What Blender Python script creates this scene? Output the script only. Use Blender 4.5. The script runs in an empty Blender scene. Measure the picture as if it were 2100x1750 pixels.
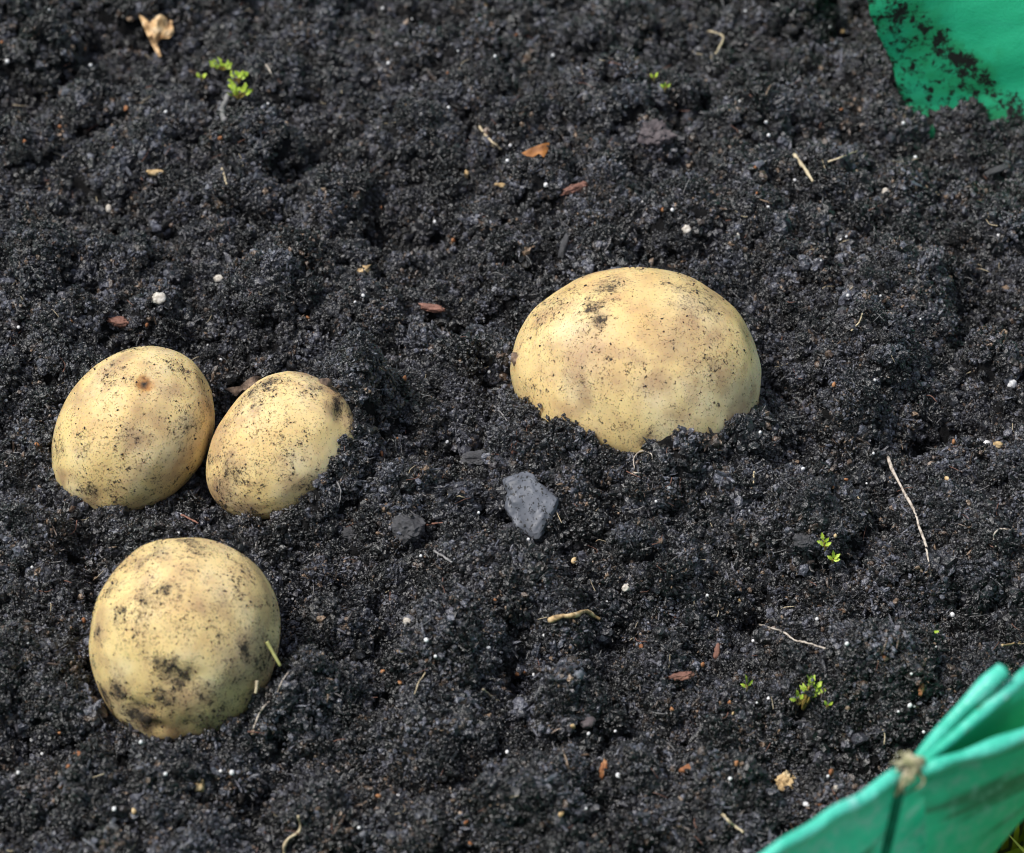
import bpy, bmesh, math, random
import numpy as np
from mathutils import Vector, Matrix

random.seed(7)
rng = np.random.default_rng(11)
S = bpy.context.scene
COL = S.collection

# ------------------------------------------------------------------ camera
PITCH = math.radians(45.0)
DIST = 0.8333
LENS, SENSOR = 100.0, 36.0
VW, VH = 2100.0, 1750.0                       # measuring frame of the photograph
K = SENSOR / LENS
FWD = np.array([0.0, math.cos(PITCH), -math.sin(PITCH)])
UPV = np.array([0.0, math.sin(PITCH), math.cos(PITCH)])
RGT = np.array([1.0, 0.0, 0.0])
EYE = -DIST * FWD
cd = bpy.data.cameras.new('camera')
cam = bpy.data.objects.new('camera', cd)
COL.objects.link(cam)
cam.location = EYE
cam.rotation_euler = (math.pi / 2 - PITCH, 0, 0)
cd.lens, cd.sensor_width, cd.sensor_fit = LENS, SENSOR, 'HORIZONTAL'
cd.clip_start, cd.clip_end = 0.02, 60.0
cd.dof.use_dof = True
cd.dof.focus_distance = DIST - 0.022
cd.dof.aperture_fstop = 16.0
S.camera = cam

# ------------------------------------------------------------------ light
SUN = Vector((-0.46, -0.06, 0.86)).normalized()          # towards the sun
w = bpy.data.worlds.new('World')
S.world = w
w.use_nodes = True
wn = w.node_tree.nodes
wl = w.node_tree.links
sky = wn.new('ShaderNodeTexSky')
sky.sky_type = 'NISHITA'
sky.sun_disc = False
sky.sun_elevation = math.asin(SUN.z)
sky.sun_rotation = math.atan2(SUN.x, SUN.y)
sky.air_density, sky.dust_density, sky.ozone_density = 1.0, 1.5, 1.0
hs = wn.new('ShaderNodeHueSaturation')
hs.inputs['Saturation'].default_value = 0.5           # bright overcast
wl.new(sky.outputs[0], hs.inputs['Color'])
wl.new(hs.outputs[0], wn['Background'].inputs[0])
wn['Background'].inputs[1].default_value = 0.065
sd = bpy.data.lights.new('sun', 'SUN')
sd.energy, sd.angle, sd.color = 1.4, math.radians(14), (1.0, 0.955, 0.89)
so = bpy.data.objects.new('sun', sd)
COL.objects.link(so)
so.rotation_euler = SUN.to_track_quat('Z', 'Y').to_euler()
S.view_settings.view_transform = 'Standard'
S.view_settings.look = 'None'
S.view_settings.gamma = 1.0
S.view_settings.use_curve_mapping = False
S.view_settings.exposure = 1.40
S.cycles.filter_width = 1.05

# ------------------------------------------------------------------ helpers
def ray(u, v):
    d = FWD + (u - VW / 2) / VW * K * RGT - (v - VH / 2) / VW * K * UPV
    return EYE, d

def on_plane(u, v, z=0.0):
    e, d = ray(u, v)
    t = (z - e[2]) / d[2]
    return e + d * t

def mpp(p):                                   # metres per measuring pixel at p
    return float(np.dot(np.asarray(p) - EYE, FWD)) * K / VW

def _hash(ix, iy, iz, seed):
    h = (ix.astype(np.uint32) * np.uint32(374761393) + iy.astype(np.uint32) * np.uint32(668265263)
         + iz.astype(np.uint32) * np.uint32(2147483647) + np.uint32(seed * 974711 % 4294967291))
    h = (h ^ (h >> np.uint32(13))) * np.uint32(1274126177)
    h = (h ^ (h >> np.uint32(16))) * np.uint32(2246822519)
    h ^= h >> np.uint32(15)
    return h.astype(np.float32) / np.float32(2 ** 31) - 1.0

def noise(p, seed=0):
    p = np.asarray(p, dtype=np.float64)
    if p.shape[1] == 2:
        p = np.column_stack([p, np.full(len(p), 0.37)])
    f = np.floor(p)
    i = f.astype(np.int64)
    t = p - f
    t = t * t * t * (t * (t * 6 - 15) + 10)
    r = 0
    for dx in (0, 1):
        wx = t[:, 0] if dx else 1 - t[:, 0]
        for dy in (0, 1):
            wy = t[:, 1] if dy else 1 - t[:, 1]
            for dz in (0, 1):
                wz = t[:, 2] if dz else 1 - t[:, 2]
                r = r + wx * wy * wz * _hash(i[:, 0] + dx, i[:, 1] + dy, i[:, 2] + dz, seed)
    return r

def fbm(p, scale, oct=4, seed=0, gain=0.5):
    p = np.asarray(p) * scale
    a, r = 1.0, 0
    for k in range(oct):
        r = r + a * noise(p + 17.3 * k, seed + k)
        p = p * 2.03
        a *= gain
    return r

def mesh_np(name, V, F, smooth=True):
    V = np.ascontiguousarray(V, dtype=np.float32)
    F = np.ascontiguousarray(F, dtype=np.int32)
    m = bpy.data.meshes.new(name)
    n, k = F.shape
    m.vertices.add(len(V)); m.vertices.foreach_set('co', V.ravel())
    m.loops.add(n * k); m.loops.foreach_set('vertex_index', F.ravel())
    m.polygons.add(n)
    m.polygons.foreach_set('loop_start', np.arange(0, n * k, k, dtype=np.int32))
    m.polygons.foreach_set('use_smooth', np.full(n, smooth, dtype=bool))
    m.update(calc_edges=True)
    m.validate()
    return m

def attr(m, name, vals, typ='FLOAT'):
    a = m.attributes.new(name, typ, 'POINT')
    a.data.foreach_set({'FLOAT': 'value', 'INT': 'value', 'FLOAT_VECTOR': 'vector'}[typ],
                       np.ascontiguousarray(vals, dtype=np.int32 if typ == 'INT' else np.float32).ravel())

def link(name, mesh, mat=None, parent=None):
    o = bpy.data.objects.new(name, mesh)
    COL.objects.link(o)
    if mat: mesh.materials.append(mat)
    if parent: o.parent = parent
    return o

def tag(o, label, cat, group=None, kind=None):
    if label: o['label'] = label
    if cat: o['category'] = cat
    if group: o['group'] = group
    if kind: o['kind'] = kind
    return o

def empty(name, loc):
    o = bpy.data.objects.new(name, None)
    COL.objects.link(o)
    o.empty_display_size = 0.01
    o.location = loc
    return o

def ico(sub):
    b = bmesh.new()
    bmesh.ops.create_icosphere(b, subdivisions=sub, radius=1.0)
    V = np.array([v.co[:] for v in b.verts])
    F = np.array([[v.index for v in f.verts] for f in b.faces])
    b.free()
    return V / np.linalg.norm(V, axis=1)[:, None], F

def rand_rot(r=rng):
    q = r.normal(size=4); q /= np.linalg.norm(q)
    a, b, c, d = q
    return np.array([[a*a+b*b-c*c-d*d, 2*(b*c-a*d), 2*(b*d+a*c)],
                     [2*(b*c+a*d), a*a-b*b+c*c-d*d, 2*(c*d-a*b)],
                     [2*(b*d-a*c), 2*(c*d+a*b), a*a-b*b-c*c+d*d]])

def tube_np(pts, rad, seg=6, cap=True):
    P = np.asarray(pts, float)
    n = len(P)
    R = np.broadcast_to(np.asarray(rad, float), (n,))
    T = np.gradient(P, axis=0)
    T /= np.linalg.norm(T, axis=1)[:, None] + 1e-12
    a = np.array([0.31, 0.52, 0.79])
    V, prev = [], None
    for k in range(n):
        s = np.cross(T[k], a if prev is None else np.cross(prev, T[k]))
        if prev is not None:
            s = prev - np.dot(prev, T[k]) * T[k]
        s /= np.linalg.norm(s) + 1e-12
        prev = s
        b = np.cross(T[k], s)
        for j in range(seg):
            an = 2 * math.pi * j / seg
            V.append(P[k] + R[k] * (math.cos(an) * s + math.sin(an) * b))
    F = [[k*seg+j, k*seg+(j+1) % seg, (k+1)*seg+(j+1) % seg, (k+1)*seg+j] for k in range(n-1) for j in range(seg)]
    if cap:
        V += [P[0], P[-1]]
        F += [[n*seg, (j+1) % seg, j, j] for j in range(seg)]
        F += [[n*seg+1, (n-1)*seg+j, (n-1)*seg+(j+1) % seg, (n-1)*seg+(j+1) % seg] for j in range(seg)]
    return np.array(V), F

def pyd(name, V, F, smooth=True):
    m = bpy.data.meshes.new(name)
    m.from_pydata([tuple(map(float, v)) for v in V], [], [tuple(dict.fromkeys(map(int, f))) for f in F])
    m.polygons.foreach_set('use_smooth', [smooth] * len(m.polygons))
    m.update()
    return m

def smooth_path(pts, n):
    P = np.asarray(pts, float)
    if len(P) < 3:
        t = np.linspace(0, 1, n)[:, None]
        return P[0] * (1 - t) + P[-1] * t
    Q = np.vstack([2*P[0]-P[1], P, 2*P[-1]-P[-2]])
    out = []
    for s in np.linspace(0, len(P) - 1 - 1e-6, n):
        i = int(s); t = s - i
        a, b, c, d = Q[i], Q[i+1], Q[i+2], Q[i+3]
        out.append(.5*((2*b)+(c-a)*t+(2*a-5*b+4*c-d)*t*t+(3*b-a-3*c+d)*t**3))
    return np.array(out)

# ------------------------------------------------------------------ materials
class NT:
    def __init__(s, name):
        s.m = bpy.data.materials.new(name); s.m.use_nodes = True
        s.t = s.m.node_tree; s.b = s.t.nodes['Principled BSDF']; s.out = s.t.nodes['Material Output']
    def n(s, typ, **kw):
        x = s.t.nodes.new('ShaderNode' + typ)
        for k, v in kw.items():
            if k in x.inputs: x.inputs[k].default_value = v
            else: setattr(x, k, v)
        return x
    def l(s, a, b): s.t.links.new(a, b)
    def noise(s, vec, scale, detail=3, rough=.55):
        x = s.n('TexNoise'); x.inputs['Scale'].default_value = scale
        x.inputs['Detail'].default_value = detail; x.inputs['Roughness'].default_value = rough
        if vec is not None: s.l(vec, x.inputs['Vector'])
        return x.outputs['Fac']
    def ramp(s, fac, stops, interp='LINEAR'):
        x = s.n('ValToRGB'); cr = x.color_ramp; cr.interpolation = interp
        while len(cr.elements) < len(stops): cr.elements.new(0.5)
        for e, (p, c) in zip(cr.elements, stops):
            e.position = p; e.color = (*c, 1) if len(c) == 3 else c
        s.l(fac, x.inputs[0]); return x.outputs[0]
    def math(s, op, a, b=None, c=None, clamp=False):
        x = s.n('Math', operation=op, use_clamp=clamp)
        for k, v in enumerate((a, b, c)):
            if v is None: continue
            if isinstance(v, (int, float)): x.inputs[k].default_value = v
            else: s.l(v, x.inputs[k])
        return x.outputs[0]
    def step(s, v, lo, hi):                    # smooth 0..1, lo/hi may be sockets
        x = s.n('MapRange', interpolation_type='SMOOTHSTEP')
        for k, q in ((0, v), (1, lo), (2, hi)):
            if isinstance(q, (int, float)): x.inputs[k].default_value = q
            else: s.l(q, x.inputs[k])
        return x.outputs[0]
    def mix(s, f, a, b):
        x = s.n('Mix', data_type='RGBA')
        for q, i in ((f, 0), (a, 6), (b, 7)):
            if isinstance(q, (int, float)): x.inputs[i].default_value = q
            elif isinstance(q, tuple): x.inputs[i].default_value = (*q, 1)
            else: s.l(q, x.inputs[i])
        return x.outputs[2]
    def at(s, name): return s.n('Attribute', attribute_name=name).outputs['Fac']
    def bump(s, h, strength, dist):
        x = s.n('Bump'); x.inputs['Strength'].default_value = strength; x.inputs['Distance'].default_value = dist
        s.l(h, x.inputs['Height']); s.l(x.outputs[0], s.b.inputs['Normal'])
    def set(s, **kw):
        for k, v in kw.items():
            k = k.replace('_', ' ')
            if isinstance(v, tuple) and len(v) == 3 and k != 'Subsurface Radius': v = (*v, 1)
            if hasattr(v, 'node'): s.l(v, s.b.inputs[k])
            else: s.b.inputs[k].default_value = v

def soil_mat(name, inst):
    q = NT(name)
    geo = q.n('NewGeometry')
    lowf = q.noise(geo.outputs['Position'], 60, 3)
    fine = q.noise(geo.outputs['Position'], 2200, 2)
    if inst:
        rnd = q.math('FRACT', q.math('ADD', q.math('MULTIPLY', q.at('tone'), .30), q.n('ObjectInfo').outputs['Random']))
        base = q.ramp(rnd, [(0, (.0025, .0025, .0028)), (.38, (.0052, .0053, .0062)), (.62, (.0150, .0153, .0190)), (.78, (.040, .041, .052)), (.895, (.105, .110, .140)), (.940, (.032, .025, .022)), (.970, (.055, .038, .028)), (.990, (.11, .072, .050)), (1, (.26, .18, .12))])
    else:
        base = q.ramp(q.noise(geo.outputs['Position'], 400, 2), [(.3, (.004, .004, .0042)), (.7, (.010, .010, .011))])
    tint = q.mix(q.step(lowf, .5, .75), (1, 1, 1), (1.06, .98, .92))
    mul = q.n('Mix', data_type='RGBA', blend_type='MULTIPLY'); mul.inputs[0].default_value = 1
    q.l(base, mul.inputs[6]); q.l(tint, mul.inputs[7])
    f2 = q.n('Mix', data_type='RGBA', blend_type='MULTIPLY'); f2.inputs[0].default_value = 1
    q.l(mul.outputs[2], f2.inputs[6]); q.l(q.ramp(fine, [(.3, (.5, .5, .5)), (.7, (1.5, 1.5, 1.5))]), f2.inputs[7])
    q.set(Base_Color=f2.outputs[2], Roughness=.38 if inst else .9)
    q.b.inputs['Specular IOR Level'].default_value = .9 if inst else .15
    q.bump(fine, .7, .0004)
    return q.m

M_SOIL = soil_mat('soil_bed', False)
M_CRUMB = soil_mat('soil_crumb', True)

def potato_mat():
    q = NT('potato_skin')
    oc = q.n('TexCoord').outputs['Object']
    big = q.noise(oc, 45, 3)
    mid = q.noise(oc, 150, 4)
    skin = q.ramp(big, [(.30, (.68, .47, .20)), (.5, (.768, .582, .277)), (.66, (.80, .655, .39))])
    skin = q.mix(q.math('MULTIPLY', q.step(mid, .45, .72), .40), skin, (.60, .38, .18))
    dirt, stain, spot = q.at('dirt'), q.at('stain'), q.at('spot')
    ring = q.at('ring')
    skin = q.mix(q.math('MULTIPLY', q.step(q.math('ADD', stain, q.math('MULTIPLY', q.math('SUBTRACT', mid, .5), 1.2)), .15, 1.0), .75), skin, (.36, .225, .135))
    skin = q.mix(ring, skin, (.42, .16, .03))
    film = q.math('MULTIPLY', q.step(q.math('MULTIPLY_ADD', dirt, .55, q.math('MULTIPLY', q.noise(oc, 95, 6, .75), .9)), .62, 1.05), .6)
    skin = q.mix(film, skin, (.20, .135, .085))
    # soil stuck on the skin: specks at three sizes, their density follows the mesh attribute
    n1 = q.noise(oc, 1500, 2.5, .65)
    n2 = q.noise(oc, 560, 7, .80)
    n3 = q.noise(oc, 210, 8, .82)
    def thr(n, base, k, wdt):
        lo = q.math('SUBTRACT', base, q.math('MULTIPLY', dirt, k))
        return q.step(n, lo, q.math('ADD', lo, wdt))
    s1 = thr(n1, .640, .150, .04)
    s2 = thr(n2, .632, .145, .045)
    s3 = thr(n3, .672, .185, .06)
    s = q.math('MAXIMUM', q.math('MULTIPLY', s1, .50), q.math('MAXIMUM', s2, s3))
    s = q.math('MAXIMUM', s, spot)
    soilc = q.ramp(n1, [(.3, (.026, .021, .017)), (.7, (.085, .064, .046))])
    q.set(Base_Color=q.mix(s, skin, soilc), Roughness=q.math('MULTIPLY_ADD', s, .35, .50))
    q.b.inputs['Specular IOR Level'].default_value = .28
    q.b.inputs['Subsurface Weight'].default_value = .35
    q.b.inputs['Subsurface Radius'].default_value = (1.0, .45, .12)
    q.b.inputs['Subsurface Scale'].default_value = .006
    h = q.math('MULTIPLY_ADD', s, 1.0, q.math('MULTIPLY', q.noise(oc, 900, 3), .25))
    q.bump(h, .55, .0004)
    return q.m
M_POT = potato_mat()

def simple(name, stops, scale=600, rough=.7, spec=.4, detail=3, bump=.5, sss=0, trans=0):
    q = NT(name)
    oc = q.n('TexCoord').outputs['Object']
    f = q.noise(oc, scale, detail)
    n = len(stops)
    q.set(Base_Color=q.ramp(f, [(.3 + .4 * k / max(1, n - 1), c) for k, c in enumerate(stops)]), Roughness=rough)
    q.b.inputs['Specular IOR Level'].default_value = spec
    if sss:
        q.b.inputs['Subsurface Weight'].default_value = sss
        q.b.inputs['Subsurface Scale'].default_value = .0008
    if bump: q.bump(q.noise(oc, scale * 1.7, 3), bump, .0003)
    return q.m
M_WHITE = simple('white_grain', [(.62, .62, .62), (.82, .82, .84)], 900, .5)
M_PALE = simple('pale_stone', [(.16, .13, .11), (.60, .55, .48), (.76, .73, .68)], 600, .7, detail=6)
M_ORANGE = simple('orange_bark', [(.12, .045, .020), (.32, .13, .055), (.50, .27, .13)], 500)
M_TAN = simple('tan_wood', [(.06, .04, .025), (.40, .27, .13), (.62, .45, .24), (.74, .60, .38)], 420, detail=6)
M_PINK = simple('pink_bark', [(.13, .06, .045), (.30, .15, .11)], 500)
M_STRAW = simple('straw', [(.42, .34, .22), (.66, .56, .38)], 500, .5)
M_ROOT = simple('pale_root', [(.20, .16, .13), (.52, .45, .38), (.62, .56, .50)], 700, .7)
M_GREYFIB = simple('grey_fibre', [(.12, .115, .115), (.30, .29, .29)], 500, .6)
M_CLING = simple('clinging_soil', [(.020, .016, .013), (.055, .042, .032)], 900, .8)
M_SLATE = simple('slate', [(.075, .085, .105), (.17, .185, .215), (.24, .26, .30)], 260, .55)
M_DSTONE = simple('dark_stone', [(.030, .030, .033), (.075, .075, .082)], 500, .75)
M_PSTONE = simple('mauve_stone', [(.055, .045, .050), (.15, .125, .13)], 350, .8)
M_LEAFD = simple('dead_leaf', [(.30, .15, .06), (.62, .40, .20), (.74, .56, .36)], 260, .65, bump=.3)
M_LEAFO = simple('orange_leaf', [(.16, .06, .02), (.42, .17, .04)], 300, .6)
M_SKIN = simple('dry_skin', [(.05, .035, .03), (.16, .11, .08), (.30, .21, .15)], 500, .8, detail=6)
M_GREEN = simple('seedling_leaf', [(.26, .40, .03), (.48, .62, .07), (.64, .74, .20)], 500, .5, sss=.3)
M_STEM = simple('seedling_stem', [(.28, .17, .05), (.38, .30, .07)], 500, .5)
M_GSTRAW = simple('green_straw', [(.30, .30, .10), (.46, .44, .18)], 400, .5)

# ------------------------------------------------------------------ planter bag plan
BC = np.array([-0.06, 0.0])                    # centre of the round bag
_T = np.array([-180, -120, -90, -64, -54.4, -48.6, -41, -35, -15, 5, 20, 28, 31.3, 35, 37.6, 38.6, 39.6, 41.5, 45, 52, 70, 110, 150, 180], float)
_R = np.array([.280, .275, .2700, .2672, .2628, .2535, .2325, .2325, .262, .272, .275, .271, .267, .254, .2435, .242, .246, .268, .295, .306, .300, .290, .282, .280])
_Sl = np.array([-.05, -.09, -.11, -.12, -.12, -.02, .22, .22, .15, .16, .17, .17, .17, .06, -.14, -.20, -.12, .0, .08, .12, .13, .08, .0, -.05])
ZR, ZB = 0.100, -0.135                         # rim height, grass height
def rim_z(th):
    th = (np.asarray(th, float) + 180) % 360 - 180
    return np.interp(th, [-180, -40, -24, 4, 18, 30, 60, 90, 180], [ZR, ZR, .030, .026, .05, ZR, ZR, ZR, ZR])  # rim dips on the unseen right side, shaped to cut green bounce light
#                         # rim height, grass height

def wall_r(th, z):
    th = (np.asarray(th, float) + 180) % 360 - 180
    sh = th - np.where((th > 25) & (th < 60), 70.0, 0.0) * np.maximum(z, 0)
    r0, sl = np.interp(sh, _T, _R), np.interp(sh, _T, _Sl)
    up = r0 + sl * np.maximum(z, 0)
    dn = np.minimum(z, 0) / ZB
    base = .155 + .008 * np.cos(np.radians(th * 3))
    return np.where(z >= 0, up, r0 + (base - r0) * np.maximum(dn, 0) ** .85)

def wall_p(th, z, out=0.0):
    r = wall_r(th, z) + out
    t = np.radians(th)
    return np.stack([BC[0] + r * np.cos(t), BC[1] + r * np.sin(t), np.broadcast_to(z, np.shape(r)) + 0.0 * r], -1)

# ------------------------------------------------------------------ potato bodies (positions needed by the soil)
#        u, v, a, b, depth, angle, height, egg, seed
POT = [(270, 890, 191, 150, 148, 53, .0100, .05, 3),
       (577, 924, 172, 138, 130, 44, .0095, .14, 9),
       (381, 1317, 215, 195, 190, 80, .0130, .03, 21),
       (1306, 776, 256, 226, 215, -10, .0095, .03, 34)]
PD = []
for (u, v, a, b, c, ang, h, egg, seed) in POT:
    ctr = on_plane(u, v, h)
    m = mpp(ctr)
    view = (EYE - ctr) / np.linalg.norm(EYE - ctr)
    x = np.cross(UPV, view); x /= np.linalg.norm(x)
    y = np.cross(view, x)
    t = math.radians(ang)
    A = math.cos(t) * x + math.sin(t) * y
    B = -math.sin(t) * x + math.cos(t) * y
    PD.append((ctr, np.array([A, B, view]), np.array([a, b, c]) * m, egg, seed, m))

def pot_local(k, P):
    ctr, ax, sz, egg, seed, m = PD[k]
    return ((np.asarray(P) - ctr) @ ax.T) / sz

def in_pot(P, grow=1.0):
    r = np.zeros(len(P), bool)
    for k in range(4):
        r |= (pot_local(k, P) ** 2).sum(1) < grow * grow
    return r

# ------------------------------------------------------------------ soil
# (u, v, radius x px, radius y px, height m): hollows and heaps seen in the photograph
BUMPS = [(800, 470, 90, 40, -.010), (640, 500, 70, 26, -.004), (760, 720, 60, 22, -.004), (480, 800, 40, 60, -.010), (250, 720, 130, 40, -.006),
         (720, 940, 60, 90, .012), (760, 860, 60, 50, .006), (440, 1010, 30, 40, -.004), (560, 1200, 60, 60, -.004), (160, 1180, 60, 70, -.004),
         (610, 1300, 30, 90, -.006), (1590, 800, 30, 90, -.008), (1180, 890, 60, 30, .005), (1420, 900, 80, 26, .006), (1310, 960, 90, 24, .003),
         (1550, 840, 60, 26, .004), (1740, 740, 110, 40, .006), (1800, 800, 70, 30, .006), (1640, 960, 50, 30, -.007), (1940, 890, 90, 30, -.009),
         (1870, 170, 40, 60, -.010), (1990, 240, 50, 30, .0060), (2085, 250, 50, 40, -.006), (1700, 200, 90, 50, -.006), (1740, 40, 60, 80, -.008), (1300, 190, 120, 40, .005),
         (1260, 230, 60, 30, -.006), (1345, 290, 50, 30, .003), (60, 210, 80, 40, -.009), (120, 130, 100, 30, .004), (330, 330, 160, 50, .004), (230, 270, 80, 30, -.004),
         (640, 60, 120, 40, .004), (960, 130, 130, 40, .003), (860, 170, 60, 30, -.005), (1080, 330, 110, 26, -.003), (1560, 1240, 90, 40, -.008),
         (1740, 1520, 120, 40, -.007), (1850, 1250, 120, 36, -.004), (1260, 1300, 60, 36, -.006), (1050, 1380, 60, 36, -.006), (700, 1230, 40, 40, -.006),
         (1350, 1570, 60, 40, -.005), (740, 1560, 80, 30, -.004), (1000, 1600, 90, 36, -.004), (560, 1640, 70, 26, -.005), (900, 1180, 120, 40, .003),
         (1420, 1430, 110, 40, .003), (1650, 1100, 60, 40, .003), (1030, 1090, 70, 60, .002), (840, 1090, 50, 30, .002), (1180, 1140, 30, 50, -.006), (2040, 640, 70, 80, -.005),
         (700, 1420, 110, 30, .003), (90, 1620, 120, 40, .003), (150, 560, 110, 40, .003), (950, 760, 110, 40, .003), (1000, 660, 90, 30, -.004), (1640, 560, 120, 40, .003)]
_B = []
for (u, v, ru, rv, hh) in BUMPS:
    p = on_plane(u, v)
    _B.append((p[0], p[1], ru * mpp(p), rv * mpp(p) / math.sin(PITCH), hh * 2.0))

# where the soil meets each potato in the photograph
CONTACT = {0: [(95, 960), (107, 970), (128, 1005), (163, 1019), (174, 1052), (216, 1054), (233, 1046), (248, 1058), (279, 1056), (328, 1040), (385, 1000), (425, 970)],
           1: [(420, 1010), (462, 1056), (504, 1061), (536, 1068), (589, 1065), (617, 1040), (645, 1019), (659, 988), (680, 966), (677, 945), (698, 935), (687, 924), (714, 902), (722, 872), (760, 860)],
           2: [(205, 1440), (236, 1478), (265, 1491), (284, 1510), (319, 1522), (341, 1510), (357, 1510), (387, 1501), (406, 1508), (427, 1510), (454, 1497), (481, 1472), (517, 1443), (555, 1405)],
           3: [(1040, 800), (1066, 817), (1100, 824), (1110, 845), (1125, 864), (1153, 870), (1164, 856), (1187, 857), (1188, 883), (1203, 902), (1244, 908), (1272, 927), (1297, 933), (1347, 920), (1379, 902), (1376, 882), (1422, 878), (1454, 889), (1485, 874), (1504, 852), (1535, 845), (1557, 824), (1580, 815)]}
HEAP = []
for k in range(4):
    ctr, ax, sz, egg, seed, m = PD[k]
    Lc = CONTACT[k]
    for (x1, y1), (x2, y2) in zip(Lc[:-1], Lc[1:]):
        for t in np.linspace(0, 1, 5)[:-1]:
            e, dr = ray(x1 + t*(x2-x1), y1 + t*(y2-y1))
            lo_, ld_ = ((e - ctr) @ ax.T) / sz, (dr @ ax.T) / sz
            A_, B_, C_ = ld_ @ ld_, 2 * lo_ @ ld_, lo_ @ lo_ - 1
            disc = B_*B_ - 4*A_*C_
            if disc < .0: continue
            q = e + dr * ((-B_ - math.sqrt(disc)) / (2*A_))
            nn = (((q - ctr) @ ax.T) / sz**2) @ ax; nn /= np.linalg.norm(nn)
            if nn[2] < -.55: continue
            HEAP.append((q[0] + nn[0]*.0010, q[1] + nn[1]*.0010, q[2] - .0022))

NX, NY = 760, 780
X0, X1, Y0, Y1 = -.37, .27, -.33, .34
# clods: overlapping domes of many sizes, crevices between them
DN = 1700
_dr = np.random.default_rng(5)
DX, DY = _dr.uniform(-.30, .26, DN), _dr.uniform(-.24, .32, DN)
DR = .0038 * (4.4 ** (_dr.random(DN) ** 1.7))
DH = DR * _dr.uniform(.50, 1.2, DN)
def domes(x, y):
    """x, y on the regular soil grid (flattened)"""
    X, Y = x.reshape(NY, NX), y.reshape(NY, NX)
    Hd = np.zeros((NY, NX))
    wx = .0016 * fbm(np.column_stack([x, y]), 260, 3, 201).reshape(NY, NX); wy = .0016 * fbm(np.column_stack([x, y]), 260, 3, 207).reshape(NY, NX)
    for cx_, cy_, r, hh in zip(DX, DY, DR, DH):
        i0, i1 = np.searchsorted(X[0], [cx_ - r * 1.5, cx_ + r * 1.5]); j0, j1 = np.searchsorted(Y[:, 0], [cy_ - r * 1.5, cy_ + r * 1.5])
        if i1 <= i0 or j1 <= j0: continue
        d2 = ((X[j0:j1, i0:i1] + wx[j0:j1, i0:i1] - cx_)**2 + (Y[j0:j1, i0:i1] + wy[j0:j1, i0:i1] - cy_)**2) / (r*r)
        Hd[j0:j1, i0:i1] = np.maximum(Hd[j0:j1, i0:i1], hh * np.sqrt(np.clip(1 - d2, 0, 1)))
    return Hd.ravel()

def height(x, y, fine=True):
    P = np.column_stack([x, y])
    h = .0060 * fbm(P, 22, 3, 3) + .0034 * fbm(P, 70, 2, 8)
    for (bx, by, sx, sy, hh) in _B:
        h = h + hh * np.exp(-(((x - bx) / sx) ** 2 + ((y - by) / sy) ** 2))
    for k in range(4):                         # a little soil heaped in front, a gap behind each potato
        ctr, ax, sz, egg, seed, m = PD[k]
        R = (sz[0] + sz[1]) / 2
        dx, dy = x - ctr[0], y - ctr[1]
        d = np.sqrt(dx * dx + dy * dy)
        h = h - .0045 * np.exp(-((d - 1.05 * R) / (.20 * R)) ** 2) * np.clip(.35 + dy / R * .7, 0, 1)
    hp = np.full(len(x), -1.0)
    for (bx, by, bz) in HEAP:
        hp = np.maximum(hp, bz - .75 * np.hypot(x - bx, y - by))
    h = np.maximum(h, hp)
    if fine:
        n = 1 - np.abs(fbm(P, 130, 4, 15))     # billowy clods
        near = np.ones(len(x))                 # keep the clods out of the contact zone of the potatoes
        for k in range(4):
            R = (PD[k][2][0] + PD[k][2][1]) / 2
            near = np.minimum(near, np.clip((np.hypot(x - PD[k][0][0], y - PD[k][0][1]) / R - 1.0) / .25, .15, 1))
        h = h + domes(x, y) * near - .0046 * near
        h = h + .0036 * (n - .5) + .0010 * fbm(P, 520, 3, 31)
    return h

gx, gy = np.meshgrid(np.linspace(X0, X1, NX), np.linspace(Y0, Y1, NY))
gz = height(gx.ravel(), gy.ravel()).reshape(NY, NX)
th_g = np.degrees(np.arctan2(gy - BC[1], gx - BC[0])).ravel()
rg = np.hypot(gx - BC[0], gy - BC[1]).ravel()
ok = (rg < wall_r(th_g, np.minimum(gz.ravel() - .001, 0)) - .0006)
idx = np.arange(NX * NY).reshape(NY, NX)
Fq = np.stack([idx[:-1, :-1], idx[:-1, 1:], idx[1:, 1:], idx[1:, :-1]], -1).reshape(-1, 4)
Fq = Fq[ok[Fq].all(1)]
used = np.unique(Fq)
rem = np.full(NX * NY, -1); rem[used] = np.arange(len(used))
sm = mesh_np('soil', np.column_stack([gx.ravel(), gy.ravel(), gz.ravel()])[used], rem[Fq])
soil = link('soil', sm, M_SOIL)
soil['kind'] = 'structure'; soil['label'] = 'dark moist potting compost filling the green planter bag'

def soil_z(x, y):
    fx = np.clip((x - X0) / (X1 - X0) * (NX - 1), 0, NX - 1.001); fy = np.clip((y - Y0) / (Y1 - Y0) * (NY - 1), 0, NY - 1.001)
    i, j = fx.astype(int), fy.astype(int); a, b = fx - i, fy - j
    return gz[j, i]*(1-a)*(1-b) + gz[j, i+1]*a*(1-b) + gz[j+1, i]*(1-a)*b + gz[j+1, i+1]*a*b

# crumbs of compost: prototypes are ragged clusters of tiny crumbs
def crumb_variants(n, sub, amp, seed):
    V, F = ico(sub)
    out = []
    for k in range(n):
        d = 1 + amp * fbm(V + 9.1 * k, 1.5, 2, seed + k) + amp * .5 * rng.normal(size=len(V))
        out.append(V * np.clip(d, .25, 2)[:, None] * np.array([1, rng.uniform(.55, 1), rng.uniform(.5, .95)]))
    return out, F
CV, CF = crumb_variants(24, 1, .40, 100)
CV2, CF2 = crumb_variants(12, 2, .30, 200)

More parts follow.
